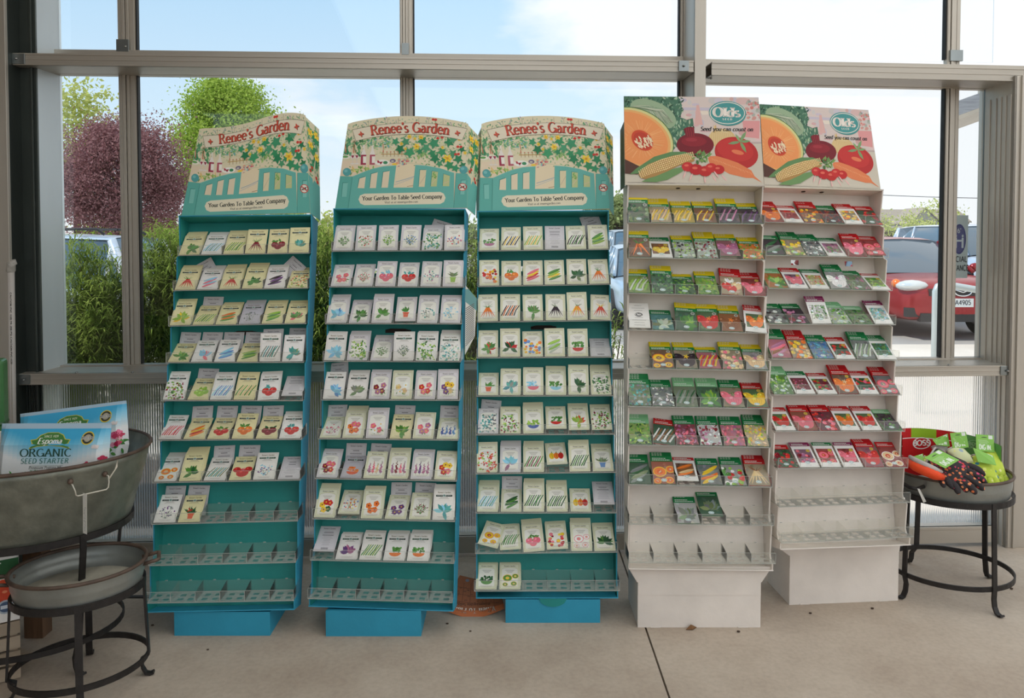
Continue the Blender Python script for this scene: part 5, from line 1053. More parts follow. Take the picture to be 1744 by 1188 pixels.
    if r == 3:
        tb = MB(); tb.prism([(-.055+.11*k/12, yl-.004, zt+.004-.032*math.sin(PI*min(1, max(0, k/12)))**.5) for k in range(13)], (0, .003, 0)); tb.build('pull_tab', M_TEAL, root)
# ------------------------------------------------------------------ packets in the trays
# a few more packets show their plain backs behind the front ones
packets = []; stack = MB(); nback = 0; seen = {}
BACKM = packet_mesh('B', None, '', 'r')[0]
for r, D in RACKS.items():
    lean = D['q'][4]
    for i, row in enumerate(D['rows']):
        if not row: continue
        xl, zl, xr, zr = TRAYS[r][i]
        Mt = FRAMES[r] @ Matrix.Translation(((xl+xr)/2, 0, (zl+zr)/2)) @ Matrix.Rotation(-math.atan2(zr-zl, xr-xl), 4, 'Y') @ Matrix.Rotation(lean, 4, 'X')
        wt = xr-xl; ents = row.split('|')
        for k, e in enumerate(ents):
            if e == '-': continue
            st, hpx, ex, kind, cs, desc = e.split(' ', 5); hpx = float(hpx)
            m = re.match(r'(\d+)(?:b(\d+))?(?:t(-?\d+))?(?:l(\d+))?(?:r(-?\d+))?', ex); s_, b_, t_, l_, r_ = (int(v) if v else 0 for v in m.groups())
            key = (D['bank'], st, kind, cs)
            me, Lh = packet_mesh(st, None if kind == '-' else kind, cs, D['bank'])
            xc = -wt/2 + wt/6*(k+.5) + rng.uniform(-.0015, .0015)
            if s_ and D['bank'] == 'r': xc -= .002
            lift = l_*.0024; y0 = .006+lift*.55; z0 = .0035+lift
            base = Mt @ Vector((xc, 0, 0)); u0 = px(base)[1]
            def topy(th):
                p = Mt @ Vector((xc, y0+Lh*math.sin(th), z0+Lh*math.cos(th))); return u0-px(p)[1]
            lo, hi = R(12), R(58)
            for _ in range(24):
                mid = (lo+hi)/2
                if topy(mid) > hpx: lo = mid
                else: hi = mid
            th = (lo+hi)/2; tilt = R(r_) + R(rng.uniform(-.8, .8))
            Mp = Mt @ Matrix.Translation((xc, y0, z0)) @ Matrix.Rotation(-th, 4, 'X') @ Matrix.Rotation(tilt, 4, 'Y')
            o = bpy.data.objects.new('seed_packet' if st != 'O' else 'notice_card', me); C.objects.link(o); o.matrix_world = Mp
            ordk = 'sixth' if k == 5 else ORD[k]
            place = f"{ORD[i]} shelf, {['leftmost','second','third','fourth','fifth','rightmost'][k]}, {D['name']}"
            lab = f"{COLN.get(st[0], '')} of {desc}, {place}" if st not in 'BO' else f"{desc}, {place}"
            ws = lab.split()
            if len(ws) > 16: lab = lab.replace(' seed packet', ' packet')
            if len(lab.split()) > 16: lab = lab.replace('-topped packet of', '-topped')
            tag(o, lab, 'seed packet' if st != 'O' else 'card', f"packets on the {ORD[i]} shelf of the {D['name']}")
            # further packets behind
            mpp = (Mt @ Vector((xc, .04, 0))).y/F    # metres per pixel here
            if s_:
                n = max(1, round(s_/2.1)); rise = s_*mpp/n; hw = .0415 if D['bank'] == 'r' else .043
                for j in range(1, n+1):
                    off_, ll = .0042+.0022*(j-1), 0
                    while ll < .06 and u0-px(Mp @ Vector((0, off_, Lh+ll)))[1] < hpx+s_*j/n: ll += .0004
                    Mq = Mp @ Matrix.Translation((rng.uniform(-.0012,.0012)+.0006*j, off_, ll))
                    if D['bank'] == 'r': fc = jit({'Y': (232,222,172), 'W': (230,226,220), 'L': (216,212,214), 'G': (226,224,192), 'V': (196,194,200)}.get(st[0], (220,216,210)), 5)
                    else: fc = jit(HEAD.get(st[0], (230,226,220)), 5)
                    hgt = Lh; pts = [(-hw,0,0),(hw,0,0),(hw,0,hgt),(-hw,0,hgt)]
                    if D['bank'] == 'o' and st[0] == 'Z' and j % 2: fc = (236,208,30)
                    stack.box(-hw, hw, 0, .0016, 0, hgt, fc, T=Mq)
                    if D['bank'] == 'o':
                        for q in range(4): stack.box(-.036+.011*q, -.028+.011*q, -.0003, 0, hgt-.0045, hgt-.003, (236,236,226), T=Mq)
                        if st[0] == 'Z' and not j % 2: stack.box(-hw, hw, -.0002, 0, hgt-.008, hgt, (236,208,30), T=Mq)
                    else: stack.box(-.02, .02, -.0003, 0, hgt-.011, hgt-.0095, (150,142,120), T=Mq); stack.box(-.037, .037, -.0002, 0, hgt-.0046, hgt-.004, (196,188,150), T=Mq)
            if b_:
                y1 = y0+.012
                u1 = hpx+b_
                lo2, hi2 = R(8), th
                def topb(a, ll): p = Mt @ Vector((xc, y1+(Lh+ll)*math.sin(a), z0+(Lh+ll)*math.cos(a))); return u0-px(p)[1]
                a2 = min(R(24), lean+R(9)); ll = .0; y1 = .078 if th > R(26) else y0+.03
                for _ in range(90):
                    if topb(a2, ll) >= u1: break
                    ll += .001
                o2 = bpy.data.objects.new('seed_packet', BACKM); C.objects.link(o2)
                o2.matrix_world = Mt @ Matrix.Translation((xc+rng.uniform(-.004,.006), y1+ll*math.sin(a2), z0+ll*math.cos(a2)+.04*abs(math.sin(R(t_))))) @ Matrix.Rotation(-a2, 4, 'X') @ Matrix.Rotation(R(t_ if t_ else rng.uniform(-2, 2)), 4, 'Y')
                tag(o2, f"grey back of a packet standing behind the {re.sub('^(an?) ', '', desc)}, {ORD[i]} shelf, {D['name']}".replace('grey back of a packet', 'packet back'), 'seed packet', f"packets on the {ORD[i]} shelf of the {D['name']}")
                nback += 1
so = stack.build('seed_packets', M_PAPER); tag(so, 'edges of the further seed packets packed in behind the front ones', 'seed packets', kind='stuff')
# ------------------------------------------------------------------ foreground tubs and stands
M_TUB = metal('weathered_zinc', (132,134,122), .45, .65, .3, None, .15, 16); M_TRAY = metal('zinc_tray', (150,152,146), .42, .6, .2, None, .08, 6); M_IRON = mat('black_iron', (44,40,38), .5, .3, noise=.3, nscale=30, bump=.1, bscale=80); M_RUST = mat('rusty_rim', (98,80,68), .6, .3, noise=.4, nscale=20, bump=.1)
M_LIME = mat('limescale', (186,178,160), .8, noise=.4, nscale=9)
def ell_pts(cx, cy, a, b, yaw, z, n=48): return [Vector((cx+a*math.cos(t)*math.cos(yaw)-b*math.sin(t)*math.sin(yaw), cy+a*math.cos(t)*math.sin(yaw)+b*math.sin(t)*math.cos(yaw), z)) for t in (2*PI*k/n for k in range(n))]
def oval_tray(name, c, a, b, yaw, z0, z1, label, cat, m, wall=None, taper=.9, inside=None):
    o = empty(name, (c[0], c[1], z0), yaw); tag(o, label, cat); h = z1-z0; q = MB(); T = Matrix.Identity(4)
    pr = [(0, 0), (taper*.97, 0), (taper, .006)]
    for k in range(9):
        f = (k+1)/10; pr.append((taper+(1-taper)*f+(.007 if k in (4, 5) and h < .2 or k in (4, 6) and h >= .2 else 0), h*f))
    pr += [(1, h), (.985, h), (taper+(1-taper)*.5-.012, h*.5), (taper-.012, .008), (0, .007)]
    q.lathe([(r*a, z) for r, z in pr], 64, 1, b/a); q.build('tub_shell', m, o)
    q = MB(); q.tube([(a*1.0*math.cos(2*PI*k/64), b*1.0*math.sin(2*PI*k/64), h) for k in range(64)], .0065, 8, close=True); q.build('rolled_rim', M_RUST, o)
    if inside: q = MB(); q.lathe([(0,.0085),(taper*a*.96,.0085),(taper*a*.965,.0075)], 48, 1, b/a); q.build('tub_floor', inside, o)
    return o
def stand(c, a, b, yaw, ztop, zring, legs, label, grp='black iron stands', ringr=1.0, splay=.05):
    """legs: world foot positions"""
    o = empty('plant_stand', (c[0], c[1], 0)); tag(o, label, 'stand', grp); q = MB(); L_ = lambda P: [Vector((p[0]-c[0], p[1]-c[1], p[2])) for p in P]
    q.bar(L_(ell_pts(c[0], c[1], a, b, yaw, ztop-.012)), .006, .024, close=True); q.build('top_ring', M_IRON, o)
    q = MB(); q.bar(L_(ell_pts(c[0], c[1], a*ringr, b*ringr, yaw, zring)), .006, .02, close=True); q.build('lower_ring', M_IRON, o)
    for fx, fy in legs:
        d = Vector((fx-c[0], fy-c[1], 0)); ang = math.atan2(d.y, d.x)-yaw; r0 = 1/math.hypot(math.cos(ang)/a, math.sin(ang)/b); u = d.normalized(); rf = d.length
        q = MB(); P = [u*r0+Vector((0,0,ztop)), u*(r0+.001)+Vector((0,0,ztop-.05)), u*(r0*ringr+.004)+Vector((0,0,zring)), u*(rf-.018)+Vector((0,0,.06)), u*(rf-.014)+Vector((0,0,.03)), u*(rf-.003)+Vector((0,0,.009)), u*(rf+.01)+Vector((0,0,.0045)), u*(rf+.022)+Vector((0,0,.009))]
        side = Vector((-u.y, u.x, 0)); rows = []
        for i, p in enumerate(P):
            t = (P[min(i+1, len(P)-1)]-P[max(i-1, 0)]).normalized(); n = t.cross(side); w = .011; hh = .0035; rows.append([p+side*w+n*hh, p-side*w+n*hh, p-side*w-n*hh, p+side*w-n*hh])
        q.grid(rows, True, True, sm=False); q.build('leg', M_IRON, o)
    return o
def handle(parent, P, m, r=.006, name='handle'): q = MB(); q.tube(P, r, 8); return q.build(name, m, parent)
# --- big tub with the bags
TC = (-1.80, 2.735); TY = R(6)
tub = oval_tray('oval_washtub', TC, .46, .335, TY, .482, .75, 'big grey galvanised washtub holding bags of seed starter', 'tub', M_TUB, taper=.84)
s, cs_ = math.sin, math.cos
hp = []
def rimp(t, k, z): return Vector((.46*k*cs_(t), .335*k*s(t), z))
TM = Matrix.Translation((TC[0], TC[1], .482)) @ Matrix.Rotation(TY, 4, 'Z')
def tat(u, z): return min((-1.7+.005*k for k in range(300)), key=lambda t: abs(px(TM @ rimp(t, 1, z))[0]-u))
tA, tB = tat(122, .215), tat(181, .215)
for t, k, z in ((tA,.98,.215),(tA,1.02,.21),(tA+.012,1.03,.19),(tA+.016,1.03,.176),(tA+.03,1.03,.172),(tB-.03,1.03,.172),(tB-.012,1.03,.178),(tB-.006,1.03,.195),(tB,1.02,.215),(tB,.98,.22)): hp.append(rimp(t, k, z))
handle(tub, hp, mat('wire', (196,190,176), .4, .6), .0028, 'wire_handle')
for t in (tA, tB):
    q = MB(); q.ball(rimp(t, .985, .22), .01, 8); q.build('handle_stud', M_RUST, tub)
q = MB(); T0 = Matrix.Translation(rimp(tat(139, .17), 1.04, .165)) @ Matrix.Rotation(R(-35), 4, 'Z') @ Matrix.Rotation(R(2), 4, 'Y'); w_ = .0115
q.prism([T0 @ Vector(p) for p in ((-w_,0,.012),(w_,0,.012),(w_+.001,0,-.125),(-w_+.002,0,-.125))], (0,.0008,0), (232,228,218)); a = Art()
for k in range(16): a.line([(rng.uniform(-.006,.002), -.035-.0052*k), (rng.uniform(.002,.008), -.037-.0052*k)], .0012, (90,90,90), hold=k > 0)
a.onto(q, lambda x, y: T0 @ Vector((x, 0, y)), (T0.to_3x3() @ Vector((0,-1,0)))); q.build('price_tag', M_PAPER, tub)
q = MB(); q.tube([rimp(tB,1.03,.21), rimp(tB+.05,1.035,.235), rimp(tB+.09,1.02,.262), rimp(tB+.07,1.03,.24), rimp(tB-.01,1.035,.205)], .0018, 6); q.build('string_tie', mat('string', (214,204,186), .8), tub)
stand((TC[0], TC[1]), .395, .292, TY, .496, .11, [(-1.50,2.60),(-1.42,3.06),(-2.12,2.56),(-2.05,3.08)], 'black iron stand under the big grey washtub', ringr=.9)
q = MB(); q.box(-.035, .035, -.03, .03, 0, .478); po_ = q.build('wooden_post', mat('old_wood', (112,84,62), .85, noise=.35, nscale=9, bump=.2, stretch=(1,1,.1)), loc=(-1.81, 2.87, 0)); tag(po_, 'short brown wooden post standing under the washtub', 'post')
# --- bags
def bag(loc, rz, ry, w, h, label, depth=.07):
    o = empty('potting_mix_bag', loc, rz); tag(o, label, 'bag', 'bags of seed starter in the washtub'); M = Matrix.Rotation(ry, 4, 'Y') @ Matrix.Rotation(R(-10), 4, 'X'); b = MB(); U = rng.uniform
    def bulge(x, y):
        u = abs(2*x/w); v = y/h; e = min(1, 1.9*max(0, 1-u**5)); t = min(1, 5*max(0, 1-v))*min(1, 4*max(0, v)) if v < 1 else 0
        return depth*.5*e*t
    nx, ny = 24, 60
    WT = lambda y: .72+.28*min(1, y/(h*.55))
    def col(v, x):
        v = 1-(1-v)*h/.25
        if v > .94: return (168,190,204)
        f = min(1, max(0, (v+.12*math.cos(5*x/w)-.52)/.34)); return tuple(int((232,232,230)[i]*(1-f)+(66,166,206)[i]*f) for i in range(3))
    for s_ in (-1, 1):
        for i in range(nx):
            for j in range(ny):
                P = []
                for di, dj in ((0,0),(1,0),(1,1),(0,1)):
                    x = (-w/2+w*(i+di)/nx); y = h*(j+dj)/ny; P.append(M @ Vector((x*WT(y), s_*bulge(x, y) if s_ < 0 else bulge(x, y)*.8+.0005, y)))
                b.face(P, col((j+.5)/ny, -w/2+w*(i+.5)/nx) if s_ < 0 else (90,170,200), 0, True)
    a = Art(); W2 = w/2
    hb_ = h; h = .25
    # seal lines, badge, ribbon, lettering, flowers
    a.rect(-W2*.98, h*.925, W2*.98, h*.93, (120,170,196)); a.line([(-W2,.86*h),(W2,.87*h)], .002, (50,140,184))
    gx, gy = -.005, h*.735
    a.poly([(gx-.066,gy-.02),(gx-.04,gy-.012),(gx,gy-.008),(gx+.04,gy-.012),(gx+.07,gy-.02),(gx+.064,gy+.002),(gx+.068,gy+.012),(gx+.05,gy+.014),(gx+.04,gy+.028),(gx+.02,gy+.036),(gx-.015,gy+.036),(gx-.038,gy+.027),(gx-.048,gy+.014),(gx-.067,gy+.011),(gx-.06,gy+.001)], (196,190,80))
    a.poly([(gx-.063,gy-.018),(gx-.04,gy-.01),(gx,gy-.006),(gx+.04,gy-.01),(gx+.067,gy-.018),(gx+.061,gy+.002),(gx+.064,gy+.01),(gx+.048,gy+.012),(gx+.038,gy+.026),(gx+.02,gy+.034),(gx-.015,gy+.034),(gx-.036,gy+.025),(gx-.046,gy+.012),(gx-.063,gy+.009),(gx-.057,gy+.001)], (70,124,62))
    text(a, 'SINCE 1929', gx, gy+.019, .0075, (226,230,200), .16, .12, False, 0, True); text(a, 'Espoma', gx, gy-.002, .019, (240,240,232), .2, .1, True, .15, True)
    text(a, 'ORGANIC', -.012, h*.555, .026, (36,78,62), .17, .07, True, .0, True, .04, 1.18); text(a, 'SEED STARTER', -.014, h*.462, .0165, (70,130,120), .15, .12, False, .12, True, .07, 1.08)
    a.rect(-.062, h*.425, .048, h*.43, (150,160,150)); text(a, 'Premium Potting Mix', -.008, h*.385, .0095, (70,80,74), .15, .08, True, .12, True); a.rect(-.062, h*.365, .048, h*.37, (150,160,150))
    a.ell(W2*.64, h*.80, .0215, .0225, (214,186,60), 20); a.ell(W2*.64, h*.80, .018, .019, (60,60,54), 20); a.ell(W2*.64, h*.80, .012, .0125, (170,160,140), 14); a.rect(W2*.64-.02, h*.8-.004, W2*.64+.02, h*.8+.005, (200,196,186)); text(a, 'MYCO-TONE', W2*.64, h*.8-.0025, .0065, (60,60,60), .2, .14, False, 0, True, .04, .85)
    a.poly([(W2*.74,h*.66),(W2*.86,h*.655),(W2*.875,h*.70),(W2*.8,h*.715),(W2*.745,h*.70)], (228,214,208))
    for k in range(46): a.leaf(U(-W2*.9,-.02), h*.27+U(-.03,.012), U(.012,.022), U(.005,.01), U(20,160), jit(rng.choice([(90,160,80),(130,190,110),(70,130,60)]), 8))
    for k in range(50): x = U(.0, W2*.94); a.leaf(x, h*.2+x*.3+U(-.03,.01), U(.014,.026), U(.007,.013), U(0,360), jit(rng.choice([(60,120,56),(90,150,70)]), 8))
    for k in range(28):
        x = U(.0, W2*.94); y = h*.24+x*.34+U(-.026,.02); c = jit(rng.choice([(206,60,96),(226,110,140),(236,160,176),(190,40,80)]), 8) if x > .03 else jit((150,120,150), 10)
        for q in range(4): a.ell(x+.006*cs_(q*1.57), y+.005*s(q*1.57), .006, .005, c, 7, hold=q > 0)
    h = hb_
    a.onto(b, lambda x, y: M @ Vector((x, -bulge(x, y+h-.25)-.0008, y+h-.25)), M.to_3x3() @ Vector((0,-1,0)))
    b.build('bag_body', M_GLOSS, o); return o
p = at(91, 722, 2.66); bag((p.x-.01, 2.635, .50), R(5), R(1), .372, .36, 'blue and white seed starter bag at front of the washtub')
p = at(150, 700, 2.95); bag((-1.64, 2.86, .50), R(8), R(-6.0), .385, .37, 'blue and white seed starter bag behind, tilted up at right')
b = MB(); b.box(-.12, .12, -.04, .04, 0, .5, (60,110,60)); b.box(-.121, .121, -.041, .041, .14, .24, (214,206,190)); b.box(-.122, .122, -.042, .042, .0, .14, (150,80,50)); b.box(-.122, .122, -.042, .042, .24, .27, (40,84,44))
o = b.build('soil_sack', M_GLOSS, loc=(-2.06, 2.88, .55)); o.rotation_euler = (0, 0, R(20)); k = o.modifiers.new('bevel', 'BEVEL'); k.width = .02; k.segments = 3; tag(o, 'narrow green sack at the left edge of the frame behind the washtub bags', 'bag')
# --- small oval tray in front
PC = (-1.462, 2.545); PY = R(24)
pt = oval_tray('oval_tray', PC, .205, .172, PY, .33, .412, 'empty oval zinc tray with dried residue, front left', 'tray', M_TRAY, taper=.93, inside=M_LIME)
for s_ in (-1, 1):
    handle(pt, [(s_*.19, -.035, .062), (s_*.238, -.035, .07), (s_*.244, -.03, .071), (s_*.244, .03, .071), (s_*.238, .035, .07), (s_*.19, .035, .062)], M_RUST, .0065)
stand(PC, .2, .168, PY, .343, .075, [(-1.265,2.60),(-1.64,2.445),(-1.385,2.40),(-1.53,2.72)], 'black iron stand under the empty oval tray at left', ringr=1.04)
# --- tray of gloves on the right
GC = (1.878, 3.235); GYW = R(-6); RA, RB = .232, .2
gt = oval_tray('oval_tray', GC, RA, RB, GYW, .43, .522, 'grey oval tray full of garden gloves at right', 'tray', M_TRAY, taper=.95)
handle(gt, [(-.17,-.145,.06), (-.215,-.185,.062), (-.235,-.165,.062), (-.255,-.06,.066), (-.262,-.02,.066), (-.225,-.0,.06)], M_IRON, .008)
q = MB(); q.prism([(-.214,-.192,.066),(-.206,-.195,.066),(-.184,-.205,.018),(-.193,-.2,.012)], (0,.001,0), (228,224,216)); q.build('price_tag', M_PAPER, gt)
stand(GC, .236, .205, GYW, .445, .1, [(1.641,3.16),(1.945,3.01),(2.115,3.345),(1.845,3.50)], 'black iron stand under the tray of gloves at right', ringr=1.03)
# printed board curving round the back of the tray
GM = Matrix.Translation((GC[0], GC[1], 0)) @ Matrix.Rotation(GYW, 4, 'Z')
b = MB(); T_ = lambda t, k, z: GM @ Vector((RA*k*cs_(t), RB*k*s(t), z))
t0, t1 = R(190), R(8); nS = 40
def btx(u): return (t0-min((t1+(t0-t1)*k/400 for k in range(401)), key=lambda t: abs(px(T_(t, .93, .6))[0]-u) + (2 if t > R(182) else 0)))/(t0-t1)
fR, fB, fG = btx(1630), btx(1569), btx(1660)
def top_z(f): return .60+.045*math.sin(PI*min(1, f*1.25)) if f < .8 else .60+.045*math.sin(PI)+(.008 if f > .8 else 0)
for k in range(nS):
    f0, f1 = k/nS, (k+1)/nS; a0, a1 = t0+(t1-t0)*f0, t0+(t1-t0)*f1; red = f0 < fR
    zt0, zt1 = [.672-.05*f_+.004*math.sin(PI*f_) for f_ in (f0, f1)]
    bands = [(.43, .0, .74, (196,30,34))] if red else [(.43, 0, 1.0, (104,172,88))]
    if red: bands = [(0, .80, (200,30,34)), (.80, .815, (236,232,226)), (.815, 1.0, (200,30,34) if f0 < btx(1550) or btx(1592) < f0 else (148,186,40))]
    else: bands = [(0, .78, (108,170,96)), (.78, 1.0, (104,166,92))]
    for u0, u1, c in bands:
        z = lambda u, zt: .425+(zt-.425)*u
        for kk, cc in ((.93, c), (.945, (180,170,150))): b.face([T_(a0,kk,z(u0,zt0)), T_(a1,kk,z(u0,zt1)), T_(a1,kk,z(u1,zt1)), T_(a0,kk,z(u1,zt0))], cc)
a = Art(); a.ring(fB*.62, .585, .04, .027, .004, (240,236,230), 28); text(a, 'BOSS', fB*.62, .575, .023, (240,236,230), .24, .2, False, 0, True, .04, 1.1)
a.ring(fG*.62, .60, .026, .018, .002, (170,210,160), 24); text(a, 'BOSS', fG*.62, .593, .014, (170,210,160), .2, .16, False, 0, True); text(a, 'GLOVES', fG*.62+.02, .58, .02, (170,210,160), .16, .12, False, 0, True)
tot = .62
a.onto(b, lambda x, y: T_(t0+(t1-t0)*x/tot, .925, y), lambda x, y, z: (Vector((GC[0], GC[1], z))-Vector((x, y, z))).normalized()); bo_ = b.build('display_board', M_PAPER); tag(bo_, 'curved red and green printed glove board standing in the tray', 'sign')
def floral(name, base, cols, sc_=38):
    m = bpy.data.materials.new(name); m.use_nodes = True; t = m.node_tree; bs = t.nodes['Principled BSDF']; bs.inputs['Roughness'].default_value = .8
    tcn = t.nodes.new('ShaderNodeTexCoord'); cur = None; v1 = t.nodes.new('ShaderNodeTexVoronoi'); v1.inputs['Scale'].default_value = sc_; t.links.new(tcn.outputs['Object'], v1.inputs[0])
    no_ = t.nodes.new('ShaderNodeTexNoise'); no_.inputs['Scale'].default_value = sc_*4; t.links.new(tcn.outputs['Object'], no_.inputs[0])
    ad = t.nodes.new('ShaderNodeMath'); ad.operation = 'MULTIPLY_ADD'; ad.inputs[1].default_value = .28; t.links.new(no_.outputs[0], ad.inputs[0]); t.links.new(v1.outputs['Distance'], ad.inputs[2])
    msk = ramp(t, [(.48, (1,1,1)), (.52, (0,0,0))], ad.outputs[0]); sp = t.nodes.new('ShaderNodeSeparateColor'); t.links.new(v1.outputs['Color'], sp.inputs[0])
    cr = ramp(t, [(i/len(cols), lin(c)) for i, c in enumerate(cols)], sp.outputs[0]); cr.color_ramp.interpolation = 'CONSTANT'
    mm = t.nodes.new('ShaderNodeMixRGB'); mm.inputs[1].default_value = (*lin(base), 1); t.links.new(msk.outputs[0], mm.inputs[0]); t.links.new(cr.outputs[0], mm.inputs[2]); t.links.new(mm.outputs[0], bs.inputs['Base Color']); return m
M_GBLK = floral('black_floral_cloth', (46,40,42), [(200,60,60),(226,120,70),(214,70,110),(46,40,42),(230,140,90)], 62); M_GLIM = floral('lime_floral_cloth', (190,208,70), [(70,140,160),(226,224,150),(190,208,70),(220,226,120)], 44); M_GPAL = floral('pale_floral_cloth', (214,216,170), [(160,176,190),(224,220,140),(214,216,170)], 26); M_GORG = mat('orange_cloth', (236,74,22), .7, bump=.2, bscale=120); M_GGRY = mat('grey_cloth', (186,178,172), .8)
def glove(P, Q, up_, w, m, label, curl=.1, spread=1, card=None, cardtext='DIG IN.', name='garden_glove'):
    """cuff end at P, fingertips towards Q, back of the hand facing up_"""
    P, Q, up_ = Vector(P), Vector(Q), Vector(up_).normalized(); ax = (Q-P); l = ax.length; ax.normalize(); sd_ = up_.cross(ax).normalized(); up_ = ax.cross(sd_).normalized()
    X = lambda x, y, z: P+ax*x*l+sd_*y*w+up_*z*w
    o = empty(name, P); tag(o, label, 'gloves', 'gloves in the tray'); b = MB(); I = Vector(P)
    rows = []
    for x, hw, th in ((0,.40,.16),(.02,.44,.2),(.1,.42,.2),(.2,.38,.19),(.32,.43,.22),(.45,.5,.24),(.56,.52,.22),(.62,.48,.18),(.645,.3,.08)):
        rows.append([X(x, hw*math.cos(2*PI*k/14), th*math.sin(2*PI*k/14)+.04*math.sin(x*9))-I for k in range(14)])
    b.grid(rows, True, True)
    for i, (y, ln) in enumerate(((-.38,.30),(-.13,.375),(.13,.36),(.37,.27))):
        yy = y*(1+.35*spread); pts = [X(.5,y*.9,0)-I, X(.62,y,.02)-I, X(.62+ln*.5,(y+yy)/2,.04)-I, X(.62+ln*.8,yy,.0-curl*.4)-I, X(.62+ln,yy*1.03,-curl)-I]
        b.tube(pts, [.12*w,.145*w,.14*w,.13*w,.06*w], 10, flat=.85)
    b.tube([X(.22,-.3,0)-I, X(.36,-.55,.02)-I, X(.5,-.72,.02)-I, X(.6,-.78,-.03)-I], [.1*w,.13*w,.12*w,.05*w], 10, flat=.85)
    g = b.build('glove_hand', m, o); sb = g.modifiers.new('smooth', 'SUBSURF'); sb.levels = 1; sb.render_levels = 1
    b = MB(); b.tube([X(-.005,.41*math.cos(2*PI*k/16),.18*math.sin(2*PI*k/16))-I for k in range(16)], .03*w, 6, close=True); b.build('cuff_hem', m if m is M_GORG else M_GGRY, o)
    if card:
        c0, c1, c2, c3 = [Vector(c)-I for c in card]; n = (c1-c0).cross(c3-c0).normalized()
        if n.dot(Vector((0, 0, EYE))-Vector(card[0])) < 0: n = -n
        b = MB(); b.prism([c0, c1, c2, c3], n*-.0015, (136,190,84)); a = Art(); text(a, cardtext, .5, .12, .27, (236,244,226), .28, .24, False, 0, True, .05, .62)
        a.rect(.7, .76, .93, .97, (226,230,220)); a.ell(.46, .82, .17, .05, (60,70,50), 14, 0, False, 0, 180)
        for k in range(5): a.rect(.1+.02*k, .66-.055*k, .62+.05*(k % 3), .68-.055*k, (190,220,160))
        a.onto(b, lambda x, y: (c0*(1-x)+c1*x)*(1-y)+(c3*(1-x)+c2*x)*y, n); b.build('header_tag', M_PAPER, o)
    return o
def q4(uv, Y): return [at(u, v, y) for (u, v), y in zip(uv, Y)]
A = at
glove(A(1625,765,3.3), A(1672,812,3.17), (.1,-.6,.8), .10, M_GPAL, 'pale floral glove with a green tag at the middle of the tray', .1, 1, q4([(1623,765),(1650,761),(1645,735),(1618,737)], (3.28,3.28,3.3,3.3)))
glove(A(1600,762,3.34), A(1622,812,3.22), (0,-.6,.8), .085, M_GGRY, 'grey glove with two green tags at back left', .1, 1, q4([(1595,757),(1618,760),(1614,738),(1588,748)], (3.3,3.3,3.32,3.32)), 'DIG IN')
glove(A(1686,765,3.30), A(1706,838,3.14), (.2,-.7,.6), .095, M_GLIM, 'lime floral glove with an upright green tag, far right', .1, .6, q4([(1663,767),(1694,770),(1692,741),(1662,739)], (3.26,3.26,3.29,3.29)))
glove(A(1672,780,3.20), A(1684,836,3.08), (0,-.75,.6), .10, M_GLIM, 'lime floral glove with a slanting green tag', .1, .6, q4([(1666,786),(1697,792),(1692,776),(1657,762)], (3.14,3.13,3.16,3.17)), 'DIG IN')
glove(A(1570,784,3.18), A(1600,800,3.14), (0,-.5,.8), .08, M_GLIM, 'small lime glove tag poking out at the left of the tray', .1, .8, q4([(1553,786),(1574,790),(1572,772),(1548,779)], (3.12,3.12,3.15,3.15)), 'BOSS')
glove(A(1585,777,3.16), A(1682,826,3.03), (.05,-.62,.8), .135, M_GBLK, 'black floral garden glove lying across the front', .12, .35, q4([(1610,797),(1634,783),(1599,765),(1574,779)], (3.03,3.06,3.09,3.06)))
glove(A(1600,792,3.13), A(1655,832,3.02), (.05,-.62,.8), .11, M_GBLK, 'second black floral glove peeking out beneath the first', .12, .9)
b = MB(); P = [A(1550,786,3.15), A(1560,793,3.08), A(1577,801,3.05), A(1592,808,3.04), A(1604,812,3.05)]
b.tube(P, [.018,.026,.028,.026,.016], 12, flat=.8); og = empty('rolled_glove', P[0]); 
for v in range(len(b.v)): b.v[v] = tuple(Vector(b.v[v])-P[0])
tag(og, 'bright orange rolled glove with grey lining, tray front left', 'gloves', 'gloves in the tray'); b.build('orange_cloth', M_GORG, og)
b = MB(); b.tube([p_-P[0]+Vector((0,.0,.021)) for p_ in P], [.008,.012,.013,.012,.006], 8); b.build('grey_lining', M_GGRY, og)
# ------------------------------------------------------------------ produce box, crate, pipe, cards, litter
KM = Matrix.Translation((-1.69, 2.58, 0)) @ Matrix.Rotation(R(33), 4, 'Z')
M_WOOD = mat('crate_wood', (176,158,136), .85, noise=.3, nscale=8, bump=.2, stretch=(.1,1,1)); cr = empty('wooden_crate', (-1.69, 2.58, 0), R(33)); tag(cr, 'pale slatted wooden crate at the bottom left edge', 'crate')
for k in range(4): b = MB(); b.box(-.45, 0, 0, .012, .004+.052*k, .047+.052*k); b.box(-.012, 0, .012, .22, .004+.052*k, .047+.052*k); b.box(-.45, 0, .22, .232, .004+.052*k, .047+.052*k); b.build('slat', M_WOOD, cr)
b = MB(); b.box(-.03, -.008, .012, .034, 0, .206); b.box(-.03, -.008, .2, .218, 0, .206); b.build('corner_post', M_WOOD, cr)
b = MB(); W_ = (232,228,222); b.box(-.45, 0, 0, .005, 0, .225, W_); b.box(-.005, 0, 0, .24, 0, .225, W_); b.box(-.45, 0, .235, .24, 0, .225, (168,128,88)); b.box(-.45, -.445, 0, .24, 0, .225, W_); b.box(-.445, -.005, .005, .235, 0, .005, (168,128,88)); b.box(-.445, -.005, .005, .0062, .005, .224, (168,128,88))
